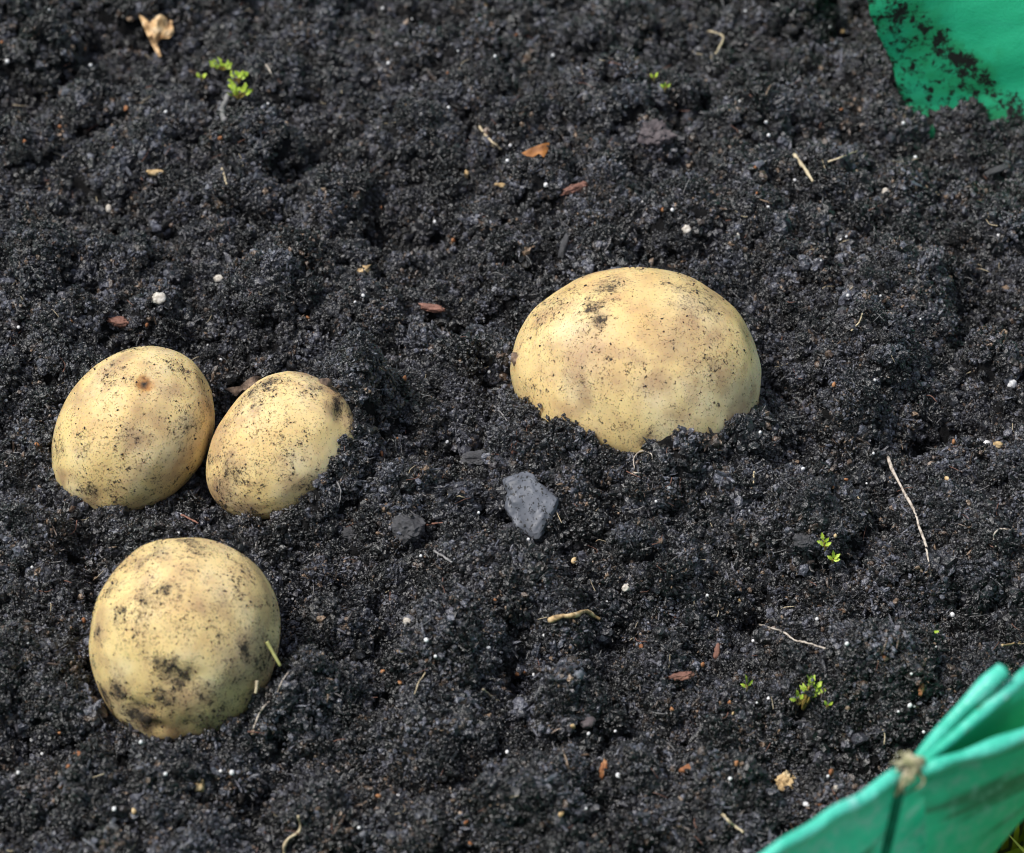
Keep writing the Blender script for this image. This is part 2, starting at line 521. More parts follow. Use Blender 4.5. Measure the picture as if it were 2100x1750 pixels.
def cluster(n, R, flat, rmin, rmax):
    Vs, Fs, Ts, o = [], [], [], 0
    for k in range(n):
        rad = rmin * (rmax / rmin) ** (rng.random() ** 1.5)
        d = rng.normal(size=3); d /= np.linalg.norm(d)
        p = d * R * rng.uniform(.1, 1) ** .55 * np.array([1, rng.uniform(.7, 1), flat])
        big = rad > .00042
        W = CV2[rng.integers(len(CV2))] if big else CV[rng.integers(len(CV))]
        if rng.random() < .16: W = W * np.array([rng.uniform(1.6, 3.2), rng.uniform(.3, .6), rng.uniform(.3, .6)])
        Vs.append((W * rad) @ rand_rot().T + p)
        Fs.append((CF2 if big else CF) + o); o += len(W)
        Ts.append(np.full(len(W), rng.random()))
    return np.vstack(Vs), np.vstack(Fs), np.concatenate(Ts)

protos = bpy.data.collections.new('soil_crumb_shapes')
NCL, NSG, NCD = 12, 10, 6
for k in range(NCL):
    V, F, T = cluster((110, 150, 70, 100)[k % 4], .0025 * rng.uniform(.8, 1.15), rng.uniform(.45, .75), (.00020, .00014, .00030, .00022)[k % 4], (.00085, .00055, .00140, .00110)[k % 4])
    m = mesh_np('soil_cluster', V, F, False); m.materials.append(M_CRUMB); attr(m, 'tone', T)
    protos.objects.link(bpy.data.objects.new('soil_cluster', m))
CV3, CF3 = crumb_variants(NSG, 3, .34, 300)
for k in range(NSG):
    V, F, T = cluster(60, .00088, .8, .00012, .00042)
    m = mesh_np('soil_crumb', V, F, False); m.materials.append(M_CRUMB); attr(m, 'tone', T)
    protos.objects.link(bpy.data.objects.new('soil_crumb', m))

for k in range(NCD):
    V, F, T = cluster(430, .0048 * rng.uniform(.8, 1.2), rng.uniform(.5, .8), .00018, .00075)
    V = V * (1 + .25 * fbm(V, 260, 2, 400 + k))[:, None]
    m = mesh_np('soil_clod', V, F, False); m.materials.append(M_CRUMB); attr(m, 'tone', T)
    protos.objects.link(bpy.data.objects.new('soil_lump', m))

def scatter_xy(n, pad=.02):
    out = []
    while sum(map(len, out)) < n:
        u = rng.uniform(-160, VW + 160, n * 2); v = rng.uniform(-160, VH + 160, n * 2)
        d = FWD[None] + ((u - VW/2)/VW*K)[:, None]*RGT - ((v - VH/2)/VW*K)[:, None]*UPV
        t = -EYE[2] / d[:, 2]
        P = (EYE + d * t[:, None])[:, :2]
        th = np.degrees(np.arctan2(P[:, 1]-BC[1], P[:, 0]-BC[0])); r = np.hypot(P[:, 0]-BC[0], P[:, 1]-BC[1])
        out.append(P[r < wall_r(th, np.zeros_like(th)) - .001])
    return np.vstack(out)[:n]

def far_xy(n):                                  # the soil outside the picture, up to the bag wall
    th = rng.uniform(-180, 180, n * 3); r = np.sqrt(rng.random(n * 3)) * wall_r(th, np.zeros(n * 3))
    P = np.column_stack([BC[0] + r*np.cos(np.radians(th)), BC[1] + r*np.sin(np.radians(th))])
    return P[:n]

pts, rot, scl, pid = [], [], [], []
def add_pts(P, lo, hi, power, ids, lift, avoid=.97):
    z = soil_z(P[:, 0], P[:, 1])
    s = lo + (hi - lo) * rng.random(len(P)) ** power
    Q = np.column_stack([P, z + lift(s)])
    keep = ~in_pot(Q, avoid)
    tq = np.degrees(np.arctan2(Q[:, 1] - BC[1], Q[:, 0] - BC[0]))
    seen = (tq > 15) & (tq < 70)
    keep &= np.hypot(Q[:, 0] - BC[0], Q[:, 1] - BC[1]) < wall_r(tq, np.minimum(Q[:, 2] - .003, 0)) - np.where(seen, .0004, .0030)
    n = keep.sum()
    pts.append(Q[keep]); scl.append(s[keep])
    rot.append(rng.uniform(0, 2*math.pi, (n, 3)) if ids[0] else np.column_stack([rng.normal(0, .5, n), rng.normal(0, .5, n), rng.uniform(0, 6.28, n)]))
    pid.append(rng.integers(ids[1], ids[2], n))
cl = (0, 0, NCL); sg = (1, NCL, NCL + NSG); cd_ = (0, NCL + NSG, NCL + NSG + NCD)
add_pts(scatter_xy(26000), .55, 1.25, 1.3, cl, lambda s: -.0002 + rng.normal(0, .0008, len(s)), 1.0)
add_pts(scatter_xy(1900), .5, 1.45, 1.5, cd_, lambda s: .0014 * s, 1.14)
add_pts(scatter_xy(20000), .35, 1.2, 1.4, sg, lambda s: .0014 + rng.normal(0, .0011, len(s)), 1.02)
add_pts(scatter_xy(13000), 1.1, 2.3, 1.7, sg, lambda s: .0012 * s + rng.normal(0, .0007, len(s)), 1.05)
add_pts(far_xy(9000), .8, 1.9, 1.2, cl, lambda s: -.0003 + 0 * s, 1.0)
# steep sides of the clods and pits, which even sampling covers too thinly
_gy, _gx = np.gradient(gz, gy[1, 0] - gy[0, 0], gx[0, 1] - gx[0, 0])
_st = np.clip(np.hypot(_gx, _gy), 0, 4).ravel() * ok * (np.abs(gx.ravel() + .0) < .21) * (gy.ravel() > -.22)
_st = np.where(_st > .5, _st, .02 * ok)
_i = rng.choice(NX * NY, 14000, p=_st / _st.sum())
_q = np.column_stack([gx.ravel()[_i], gy.ravel()[_i]]) + rng.normal(0, .0004, (14000, 2))
add_pts(_q, .35, .85, 1.2, cl, lambda s: rng.normal(0, .0005, len(s)), 1.0)
_t = rng.uniform(20, 44, 1500); _r = wall_r(_t, np.zeros(1500)) - np.abs(rng.normal(0, .0035, 1500)) - .0012
_q = np.column_stack([BC[0] + _r * np.cos(np.radians(_t)), BC[1] + _r * np.sin(np.radians(_t))])
add_pts(_q, .35, .9, 1.2, cl, lambda s: .0002 + np.abs(rng.normal(0, .0012, len(s))), 1.0)
_q = np.array([on_plane(rng.uniform(1780, 1900), rng.uniform(130, 290))[:2] for _ in range(600)])
add_pts(_q, .6, 1.3, 1.2, cl, lambda s: .0006 + rng.normal(0, .0012, len(s)), 1.0)
# soil banked up against each potato along the contact line seen in the photograph
def inside_poly(px, py, poly):
    r = np.zeros(len(px), bool)
    n = len(poly)
    for i in range(n):
        (x1, y1), (x2, y2) = poly[i], poly[(i + 1) % n]
        c = ((y1 > py) != (y2 > py)) & (px < (x2 - x1) * (py - y1) / (y2 - y1 + 1e-12) + x1)
        r ^= c
    return r
def dist_line(px, py, L):
    d = np.full(len(px), 1e9)
    for (x1, y1), (x2, y2) in zip(L[:-1], L[1:]):
        t = np.clip(((px-x1)*(x2-x1) + (py-y1)*(y2-y1)) / ((x2-x1)**2 + (y2-y1)**2), 0, 1)
        d = np.minimum(d, np.hypot(px - x1 - t*(x2-x1), py - y1 - t*(y2-y1)))
    return d
for k in range(4):
    ctr, ax, sz, egg, seed, m = PD[k]
    Lc = CONTACT[k]
    poly = Lc + ([(Lc[-1][0], Lc[-1][1] + 400), (Lc[0][0], Lc[0][1] + 400)] if k != 1 else [(780, 860), (780, 1200), (420, 1200)])
    u0, v0, a_, b_ = POT[k][:4]
    px = rng.uniform(u0 - 1.15 * a_, u0 + 1.15 * a_, 9000); py = rng.uniform(v0 - 1.1 * a_, v0 + 1.15 * a_, 9000)
    keep = inside_poly(px, py, poly)
    dl = dist_line(px, py, Lc)
    for (x, y, d) in zip(px[keep], py[keep], dl[keep]):
        e, dr = ray(x, y)
        lo_, ld_ = ((e - ctr) @ ax.T) / sz, (dr @ ax.T) / sz
        A_, B_, C_ = ld_ @ ld_, 2 * lo_ @ ld_, lo_ @ lo_ - 1
        disc = B_*B_ - 4*A_*C_
        if disc < 0: continue
        q = e + dr * ((-B_ - math.sqrt(disc)) / (2*A_))
        big = d > 9 and rng.random() < .55
        sc_ = rng.uniform(.35, .75) if big else rng.uniform(.25, .85)
        rad_px = (.0022 if big else .0008) * sc_ / m
        if d < rad_px * .75: continue
        nn = (((q - ctr) @ ax.T) / sz**2) @ ax; nn /= np.linalg.norm(nn)
        q = q + nn * rng.uniform(.0002, .0016) * min(1, d / 14)
        pts.append(q[None]); scl.append(np.array([sc_])); rot.append(rng.uniform(0, 6.28, (1, 3)))
        pid.append(np.array([rng.integers(0, NCL) if big else rng.integers(NCL, NCL + NSG)]))
pts, scl, rot, pid = np.vstack(pts), np.concatenate(scl), np.vstack(rot), np.concatenate(pid)

pm = bpy.data.meshes.new('soil_crumbs')
pm.vertices.add(len(pts)); pm.vertices.foreach_set('co', pts.astype(np.float32).ravel())
attr(pm, 'crumb_rotation', rot, 'FLOAT_VECTOR'); attr(pm, 'crumb_scale', scl); attr(pm, 'crumb_shape', pid, 'INT')
crumbs = link('soil_crumbs', pm)
tag(crumbs, 'loose black compost crumbs covering the whole soil surface', 'soil crumbs', None, 'stuff')
g = bpy.data.node_groups.new('scatter_crumbs', 'GeometryNodeTree')
g.interface.new_socket('Geometry', in_out='INPUT', socket_type='NodeSocketGeometry')
g.interface.new_socket('Geometry', in_out='OUTPUT', socket_type='NodeSocketGeometry')
N = g.nodes
gi, go = N.new('NodeGroupInput'), N.new('NodeGroupOutput')
iop = N.new('GeometryNodeInstanceOnPoints'); ci = N.new('GeometryNodeCollectionInfo')
ci.inputs['Collection'].default_value = protos
ci.inputs['Separate Children'].default_value = True; ci.inputs['Reset Children'].default_value = True
iop.inputs['Pick Instance'].default_value = True
def named(n, t):
    x = N.new('GeometryNodeInputNamedAttribute'); x.data_type = t; x.inputs['Name'].default_value = n
    return [o for o in x.outputs if o.enabled and o.name == 'Attribute'][0]
e2r = N.new('FunctionNodeEulerToRotation')
L = g.links
L.new(gi.outputs[0], iop.inputs['Points']); L.new(ci.outputs[0], iop.inputs['Instance'])
L.new(named('crumb_shape', 'INT'), iop.inputs['Instance Index'])
L.new(named('crumb_rotation', 'FLOAT_VECTOR'), e2r.inputs[0]); L.new(e2r.outputs[0], iop.inputs['Rotation'])
L.new(named('crumb_scale', 'FLOAT'), iop.inputs['Scale'])
L.new(iop.outputs[0], go.inputs[0])
crumbs.modifiers.new('scatter', 'NODES').node_group = g

# ------------------------------------------------------------------ potatoes
IV, IF = ico(6)
def pot_surface(k, D):
    """local unit directions -> local point (in units of the semi axes) with the potato's own lumps"""
    ctr, ax, sz, egg, seed, m = PD[k]
    P = D.copy()
    P[:, 1] *= 1 + egg * D[:, 0] - .10 * egg * D[:, 0] ** 2
    P[:, 2] *= 1 + .6 * egg * D[:, 0]
    n = .030 * fbm(D, 1.6, 2, seed) + .005 * fbm(D, 4.5, 2, seed + 5) + .0022 * fbm(D, 16, 2, seed + 8)
    return P * (1 + n)[:, None]

def pot_hit(k, u, v):
    """point of the potato's ellipsoid seen at a measured pixel"""
    ctr, ax, sz, egg, seed, m = PD[k]
    e, d = ray(u, v)
    o_, d_ = ((e - ctr) @ ax.T) / sz, (d @ ax.T) / sz
    a, b, c = d_ @ d_, 2 * o_ @ d_, o_ @ o_ - 1
    t = (-b - math.sqrt(max(b*b - 4*a*c, 0))) / (2*a)
    return e + d * t

# dirt patches (u, v, radius px, strength), stains, dark spots, dents
DIRT = {0: ([(350, 830, 70, .5), (330, 870, 40, .35), (200, 1010, 80, .75), (310, 1010, 60, .45), (120, 920, 30, .8), (330, 745, 50, .5), (300, 715, 60, .55), (240, 760, 60, .4), (400, 960, 40, .4), (270, 930, 90, .6), (180, 900, 60, .5)], .40),
        1: ([(640, 800, 60, .7), (670, 780, 40, .9), (480, 970, 50, .7), (520, 990, 40, .7), (600, 980, 30, .6), (450, 1000, 50, .8), (540, 1040, 60, .5), (650, 880, 40, .45), (520, 840, 60, .35), (470, 860, 40, .6), (700, 830, 40, 1.0), (690, 800, 36, 1.0), (720, 890, 30, .9), (580, 900, 90, .6)], .50),
        2: ([(345, 1215, 42, .95), (300, 1230, 26, .6), (360, 1385, 48, 1.1), (330, 1370, 40, .9), (330, 1440, 50, 1.0), (280, 1470, 60, 1.1), (480, 1330, 70, .75), (530, 1290, 50, .6), (460, 1250, 50, .6), (420, 1470, 70, .7), (200, 1300, 22, .9), (205, 1230, 30, .6), (400, 1120, 70, .7), (240, 1420, 40, 1.0), (540, 1390, 50, .5), (310, 1130, 60, .8), (480, 1150, 50, .55), (560, 1270, 22, .9), (380, 1110, 60, .9), (230, 1200, 26, .9), (192, 1360, 20, 1.1), (215, 1430, 30, 1.1), (260, 1490, 30, 1.2), (400, 1270, 90, .5)], .46),
        3: ([(1215, 625, 34, 1.05), (1225, 655, 26, 1.1), (1205, 610, 20, .9), (1250, 580, 60, .7), (1340, 650, 80, .35), (1400, 680, 70, .45), (1310, 770, 60, .5), (1290, 810, 40, .4), (1460, 800, 90, .45), (1110, 650, 50, .6), (1075, 830, 40, .5), (1400, 860, 70, .4), (1300, 545, 70, .5), (1520, 680, 60, .45), (1330, 905, 60, .6), (1200, 760, 90, .45), (1480, 740, 90, .5), (1240, 850, 70, .45)], .36)}
STAIN = {0: [(230, 860, 90, .35), (330, 1010, 90, .35), (390, 1010, 60, .4)],
         1: [(500, 850, 90, .5), (450, 1010, 60, .9), (480, 1040, 60, .7), (560, 800, 70, .45), (690, 850, 60, .6), (440, 930, 40, .8)],
         2: [(500, 1360, 110, .8), (540, 1280, 60, .6), (440, 1440, 110, .6), (290, 1470, 60, .8), (470, 1190, 90, .45), (560, 1350, 40, .7), (340, 1120, 80, .4)],
         3: [(1400, 690, 110, .75), (1310, 640, 60, .35), (1420, 800, 130, .45), (1250, 590, 70, .45), (1400, 610, 60, .3), (1520, 830, 70, .8), (1500, 780, 80, .6), (1545, 820, 30, .6), (1290, 800, 60, .4)]}  # tan stains; right-side ones deepened so their colour offsets green bounce light
SPOT = {0: [(297, 786, 12.5)], 1: [], 2: [], 3: []}
DENT = {0: [(297, 786, 16, .0007), (225, 840, 10, .0003), (425, 800, 20, .0012)], 1: [(700, 850, 26, .0026), (520, 870, 14, .0003)], 2: [(385, 1400, 30, .0016), (345, 1390, 22, .0012), (290, 1460, 26, .0014), (320, 1495, 18, .0018), (530, 1400, 16, .0006)],
        3: [(1165, 668, 9, .0005), (1200, 845, 26, .0008), (1085, 705, 22, .0008), (1330, 905, 14, .0005)]}
LAB = ['egg-shaped yellow potato with one brown eye spot, left of the side-by-side pair',
       'speckled potato half buried on its right side, beside the one with a brown eye spot',
       'round dirty yellow potato with thick black soil patches, nearest the bottom of the photo',
       'largest yellow potato, lying alone on the right, with a stub at its left tip']
PB = []
for k in range(4):
    ctr, ax, sz, egg, seed, m = PD[k]
    Lp = pot_surface(k, IV.copy())
    W = (Lp * sz) @ ax                      # world offset from the centre
    nrm = W / np.linalg.norm(W, axis=1)[:, None]
    Pw = W + ctr
    def gauss(lst, soft=1.0):
        r = np.zeros(len(Pw))
        for (u, v, rad, s) in lst:
            q = pot_hit(k, u, v)
            d = np.linalg.norm(Pw - q, axis=1) / (rad * m)
            r = np.maximum(r, s * np.exp(-d * d * soft)) 
        return r
    dd = DIRT[k][0]
    dirt = DIRT[k][1] * (.75 + .9 * np.clip(fbm(IV, 2.6, 3, seed + 60), -.8, 1)) + 0
    dirt = np.maximum(dirt, gauss(dd) * (.9 + .35 * fbm(IV, 9, 3, seed + 70)))
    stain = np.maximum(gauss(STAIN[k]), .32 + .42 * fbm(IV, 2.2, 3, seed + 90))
    spot, ring = np.zeros(len(Pw)), np.zeros(len(Pw))
    for (u, v, rad) in SPOT[k]:
        q = pot_hit(k, u, v)
        d = np.linalg.norm(Pw - q, axis=1) / (rad * m) + .35 * fbm(IV, 30, 2, 5)
        spot = np.maximum(spot, np.clip(1.6 - 1.5 * d, 0, 1)); ring = np.maximum(ring, np.clip(2.0 - d, 0, 1) * .9)
    for (u, v, rad, dep) in DENT[k]:
        q = pot_hit(k, u, v)
        d = np.linalg.norm(Pw - q, axis=1) / (rad * m)
        W = W - nrm * (dep * np.exp(-d * d))[:, None]
    pmesh = mesh_np('potato', W, IF)
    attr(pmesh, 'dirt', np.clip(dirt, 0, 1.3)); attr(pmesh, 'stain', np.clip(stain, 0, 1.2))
    attr(pmesh, 'spot', spot); attr(pmesh, 'ring', ring)
    o = link('potato', pmesh, M_POT)
    o.location = ctr
    tag(o, LAB[k], 'potato', 'potatoes lying in the compost')
    PB.append(o)
    # crumbs of soil that really stick out of the skin
    sc = np.clip(dirt, 0, 1.2) ** 2.2 + .03
    sc = sc * ((W @ np.array([0, -.5, .8])) > -.3 * sz[1])
    prob = sc / sc.sum()
    ids = rng.choice(len(W), (500, 600, 1200, 450)[k], p=prob)
    VV, FF, off = [], [], 0
    cv, cf = ico(1)
    for i in ids:
        rad = .00010 * (4.0 ** (rng.random() ** 2.2))
        Q = cv * (1 + .45 * rng.normal(size=len(cv)))[:, None] * rad * np.array([1, 1, .7])
        VV.append(Q @ rand_rot().T + W[i] + nrm[i] * rad * .15); FF.append(cf + off); off += len(cv)
    cm = mesh_np('clinging_soil', np.vstack(VV), np.vstack(FF))
    c = link('clinging_soil', cm, M_CLING, o); c['kind'] = 'stuff'

# the torn stub at the big potato's left tip, the cracked heel of the round one
def lump(name, P, rads, mat, parent, base, seed, sub=3, amp=.4):
    V, F = ico(sub)
    d = 1 + amp * fbm(V, 1.9, 3, seed) + amp * .4 * fbm(V, 6, 2, seed + 1)
    return link(name, mesh_np(name, V * d[:, None] * np.asarray(rads) @ rand_rot().T + (np.asarray(P) - np.asarray(base)), F), mat, parent)
def skin_point(k, u, v):
    """the mesh vertex of a potato nearest to the ray through a measured pixel"""
    me = PB[k].data
    co = np.empty(len(me.vertices) * 3, np.float32); me.vertices.foreach_get('co', co)
    Pw = co.reshape(-1, 3) + PD[k][0]
    e, d = ray(u, v); d = d / np.linalg.norm(d)
    r = Pw - e; t = r @ d
    return Pw[np.argmin(np.linalg.norm(r - t[:, None] * d, axis=1) + .05 * t)].astype(float)
q = skin_point(3, 1058, 736)
lump('stem_stub', q + np.array([.0004, 0, 0]), (.0016, .0013, .0022), M_SKIN, PB[3], PD[3][0], 71)
stub2 = lump('stem_stub', q + np.array([.0008, 0, -.0016]), (.0010, .0008, .0007), M_ORANGE, PB[3], PD[3][0], 72)
q = skin_point(1, 664, 786)
lump('stem_stub', q, (.0024, .0016, .0015), M_SKIN, PB[1], PD[1][0], 73)

# ------------------------------------------------------------------ planter bag
def bag_mat(name, inner):
    q = NT(name)
    geo = q.n('NewGeometry')
    pos = geo.outputs['Position']
    f = q.noise(pos, 26, 4)
    base = q.ramp(f, [(.3, (.030, .55, .30)), (.6, (.045, .65, .37)), (.8, (.11, .68, .46))])
    uv = q.n('Attribute', attribute_name='wall_uv').outputs['Vector']
    mp = q.n('Mapping'); mp.inputs['Scale'].default_value = (16, 150, 1); q.l(uv, mp.inputs[0])
    st = q.noise(mp.outputs[0], 1, 4, .6)
    sp = q.noise(pos, 300, 6, .75)
    sp2 = q.noise(pos, 130, 7, .8)
    dirt = q.at('dirt')
    if inner:
        s = q.math('MAXIMUM', q.step(sp, q.math('SUBTRACT', .72, q.math('MULTIPLY', dirt, .36)), q.math('SUBTRACT', .81, q.math('MULTIPLY', dirt, .36))),
                   q.step(sp2, q.math('SUBTRACT', .72, q.math('MULTIPLY', dirt, .32)), q.math('SUBTRACT', .79, q.math('MULTIPLY', dirt, .32))))
        alg = q.math('MULTIPLY', q.step(q.math('MULTIPLY_ADD', dirt, .5, q.noise(pos, 90, 3)), .62, .95), .55)
        base = q.mix(alg, base, (.03, .30, .08))
        col = q.mix(s, base, (.022, .022, .02))
    else:
        s = q.math('MULTIPLY', q.step(st, .54, .64), 1.0)
        s2 = q.step(sp2, .66, .76)
        col = q.mix(q.math('MULTIPLY', s, .75), base, (.045, .085, .038))
        col = q.mix(q.math('MULTIPLY', s2, .45), col, (.075, .05, .03))
        mott = q.math('MULTIPLY', q.step(sp2, .35, .7), .35)
        col = q.mix(mott, col, (.06, .34, .21))
        col = q.mix(q.math('MULTIPLY', q.step(q.noise(pos, 210, 6, .75), .46, .66), .65), col, (.27, .56, .45))
    q.set(Base_Color=col, Roughness=.48)
    q.b.inputs['Specular IOR Level'].default_value = .45
    wv = q.math('ADD', q.math('MULTIPLY', q.noise(pos, 1500, 1), .25), q.noise(pos, 60, 3))
    q.bump(wv, .35, .002)
    tr = q.n('BsdfTranslucent'); q.l(col, tr.inputs[0])
    ms = q.n('MixShader'); ms.inputs[0].default_value = .5
    q.l(q.b.outputs[0], ms.inputs[1]); q.l(tr.outputs[0], ms.inputs[2]); q.l(ms.outputs[0], q.out.inputs[0])
    return q.m
M_BAGI, M_BAGO = bag_mat('bag_fabric_inside', True), bag_mat('bag_fabric_outside', False)
q = NT('bag_hem'); gp = q.n('NewGeometry').outputs['Position']
q.set(Base_Color=q.mix(q.step(q.noise(gp, 160, 3, .7), .62, .72), q.ramp(q.noise(gp, 110, 4, .7), [(.35, (.035, .46, .31)), (.55, (.09, .58, .44)), (.68, (.32, .70, .62))]), (.13, .09, .06)), Roughness=.4)
q.bump(q.noise(gp, 500, 2), .5, .001)
M_HEM = q.m
M_SEAM = simple('bag_seam', [(.002, .085, .042), (.006, .15, .08)], 300, .8, .15)
M_TWINE = simple('twine', [(.14, .15, .07), (.36, .34, .20), (.50, .44, .34)], 500, .9)

bag = empty('planter_bag', (BC[0], BC[1], ZB))
tag(bag, 'green woven plastic planter bag holding the compost, its rim tied with twine', 'planter bag')
BO = np.array([BC[0], BC[1], ZB])

def bag_sheet(name, out, mat, z0, z1, nz, dirtfun, flip=False, span=None):
    ths = np.unique(np.concatenate([np.linspace(-180, 180, 721)[:-1], np.linspace(28, 50, 200)]))
    if span: ths = ths[(ths >= span[0]) & (ths <= span[1])]
    zs = np.linspace(z0, z1, nz)
    T, Z = np.meshgrid(ths, zs)
    Z = np.where(Z > 0, Z * rim_z(T) / ZR, Z)
    wr = .0026 * fbm(np.column_stack([T.ravel() * .11 + Z.ravel() * 22, Z.ravel() * 26]), 1.0, 4, 77) * np.clip((ZR - Z.ravel()) / .02, 0, 1)
    P = wall_p(T.ravel(), Z.ravel(), out + wr)
    n = len(ths)
    I = np.arange(nz * n).reshape(nz, n)
    J = np.roll(I, -1, axis=1)
    F = np.stack([I[:-1], J[:-1], J[1:], I[1:]], -1)
    if span: F = F[:, :-1]
    F = F.reshape(-1, 4)
    if flip: F = F[:, ::-1]
    m = mesh_np(name, P - BO, F)
    attr(m, 'dirt', dirtfun(P, T.ravel()))
    attr(m, 'wall_uv', np.column_stack([np.radians(T.ravel()) * .26, Z.ravel(), 0 * Z.ravel()]), 'FLOAT_VECTOR')
    return link(name, m, mat, bag)
def din(P, T):
    z = P[:, 2]
    d = .66 * np.exp(-np.clip(z, 0, 1) / .016)
    # splashed soil below a slanting line, as on the photographed wall
    e1_, d1 = ray(1835, -40); _, d2 = ray(2130, 235)
    nn = np.cross(d1, d2); nn /= np.linalg.norm(nn)
    dist = (P - EYE) @ nn
    if (on_plane(2000, 900) - EYE) @ nn < 0: dist = -dist
    w = np.clip((T - 15) / 8, 0, 1) * np.clip((52 - T) / 5, 0, 1)
    band = np.clip(dist / .006 + .2, 0, 1)
    edge = np.exp(-((dist - .004) / .005) ** 2)
    return np.clip(np.maximum(d, w * np.maximum(.60 * band, .80 * edge)), 0, 1)
bag_sheet('inner_wall', -.0004, M_BAGI, -.02, ZR, 60, din, True, (8, 80))
bag_sheet('outer_wall', .0004, M_BAGO, ZB, ZR, 70, lambda P, T: np.zeros(len(P)))

# knot where the rim is gathered
KN = on_plane(1868, 1568, ZR + .002)
thK = math.degrees(math.atan2(KN[1] - BC[1], KN[0] - BC[0]))
def hem_path(t0, t1, n, zoff=0.0):
    th = np.linspace(t0, t1, n)
    P = wall_p(th, rim_z(th))
    P[:, 2] += zoff + .0008 * np.array([math.sin(a * .7) + .6 * math.sin(a * 1.9 + 1) for a in th])
    return P
th = np.linspace(thK - 360 + 10, thK - .6, 700)
hp = hem_path(thK - 360 + 9.0, thK - .6, 700)
V, F = tube_np(hp, .0014 + .0003 * np.sin(np.linspace(0, 90, 700)), 10)
link('rim_hem', pyd('rim_hem', V - BO, F), M_HEM, bag)

# loose gathered fabric right of the knot: two folds and the front rim, all starting at the knot
def zp(lst):
    return np.array([on_plane(u, v, z) for (u, v, z) in lst])
e1 = smooth_path(zp([(1880, 1560, .101), (1950, 1478, .104), (2015, 1412, .108), (2058, 1374, .110)]), 24)     # rolled fold
e2 = smooth_path(zp([(1888, 1566, .101), (1960, 1508, .103), (2025, 1452, .105), (2100, 1388, .106), (2200, 1310, .106)]), 30)
e3 = smooth_path(zp([(1890, 1582, .101), (1945, 1560, .102), (2020, 1537, .102), (2100, 1507, .102), (2210, 1462, .101)]), 30)
V, F = tube_np(e1, np.linspace(.0012, .0021, 24) + .0002 * np.sin(np.linspace(0, 11, 24)), 12)
link('pleat', pyd('pleat', V - BO, F), M_HEM, bag)
lump('pleat_end', e1[-1], (.0011, .0011, .0011), M_SEAM, bag, BO, 5)
V, F = tube_np(e2, np.linspace(.0010, .0019, 30), 10)
link('pleat', pyd('pleat', V - BO, F), M_HEM, bag)
V, F = tube_np(e3, np.linspace(.0013, .0019, 30) + .0003 * np.sin(np.linspace(0, 14, 30)), 10)
link('rim_hem', pyd('rim_hem', V - BO, F), M_HEM, bag)
def loft(name, A, B, sag, mat, n2=14):
    n = 30
    A = smooth_path(A[::max(1, len(A)//6)], n) if len(A) != n else A
    V = []
    for i in range(n):
        for j in range(n2 + 1):
            t = j / n2
            p = A[i] * (1 - t) + B[i] * t
            p = p + np.array([0, 0, -sag(i / (n - 1)) * 4 * t * (1 - t)])
            V.append(p)
    F = [[i*(n2+1)+j, i*(n2+1)+j+1, (i+1)*(n2+1)+j+1, (i+1)*(n2+1)+j] for i in range(n-1) for j in range(n2)]
    m = pyd(name, np.array(V) - BO, F)
    return link(name, m, mat, bag)
loft('pleat', e2, e3, lambda s: .004 + .028 * s, M_BAGI)
e1l = np.vstack([smooth_path(e1[::4], 30)])
loft('pleat', e1l, e2[np.clip((np.arange(30) * .72).astype(int), 0, 29)], lambda s: .003 + .012 * s, M_BAGI)
# front panel below the right-hand rim, joined to the outer wall
nb = 30
low = np.array([wall_p(np.degrees(np.arctan2(p[1]-BC[1], p[0]-BC[0])), np.array(.040), .0008) for p in e3])
V = np.vstack([e3 * (1 - t) + low * t + np.array([.35, -.9, 0]) * .006 * math.sin(math.pi * t) for t in np.linspace(0, 1, 8)])
F = [[j*nb+i, j*nb+i+1, (j+1)*nb+i+1, (j+1)*nb+i] for j in range(7) for i in range(nb-1)]
fm = pyd('outer_wall', V - BO, F)
attr(fm, 'wall_uv', np.column_stack([np.radians(np.degrees(np.arctan2(V[:, 1]-BC[1], V[:, 0]-BC[0]))) * .26, V[:, 2], 0*V[:, 2]]), 'FLOAT_VECTOR')
link('outer_wall', fm, M_BAGO, bag)
# stitched seam running down from the knot
zs = np.linspace(ZR - .003, ZB + .004, 50)
sp = np.array([wall_p(thK - .3 - 55 * (ZR - z), np.array(z), .0009) for z in zs])
V, F = tube_np(sp, .0011, 8)
link('seam', pyd('seam', V - BO, F), M_SEAM, bag)
# twine knot
VV, FF, o = [], [], 0
def addt(V, F):
    global o
    VV.append(V); FF.extend([[i + o for i in f] for f in F]); o += len(V)
dirn = (e1[6] - KN) / np.linalg.norm(e1[6] - KN)
s1_ = np.cross(dirn, [0, 0, 1]); s1_ /= np.linalg.norm(s1_); s2_ = np.cross(dirn, s1_)
for k in range(4):
    a = np.linspace(0, 2*math.pi, 22)
    ph = rng.uniform(0, 6)
    P = [KN + dirn * (k * .0008 - .0012) + (s1_*math.cos(x)*.0019 + s2_*math.sin(x)*.0022) + dirn * .0009 * math.sin(x*2+ph) for x in a]
    addt(*tube_np(P, .0006, 7))
for k in range(14):
    d = rng.normal(size=3) * np.array([1, .8, .5]); d /= np.linalg.norm(d)
    if k < 5: d = np.array([-.45, -.6, -.75]) + .25 * d
    ln = rng.uniform(.0012, .0034) * (1.2 if k < 5 else 1)
    st = KN + rng.normal(size=3) * .0018
    P = smooth_path([st, st + d*ln*.5 + rng.normal(size=3)*.0008, st + d*ln + np.array([0, 0, -.001])], 7)
    addt(*tube_np(P, np.linspace(.0004, .00015, 7), 5))
addt(*tube_np(smooth_path([KN, KN + np.array([-.0015, -.002, -.002]), KN + np.array([-.003, -.003, -.007])], 10), np.linspace(.0009, .0004, 10), 6))
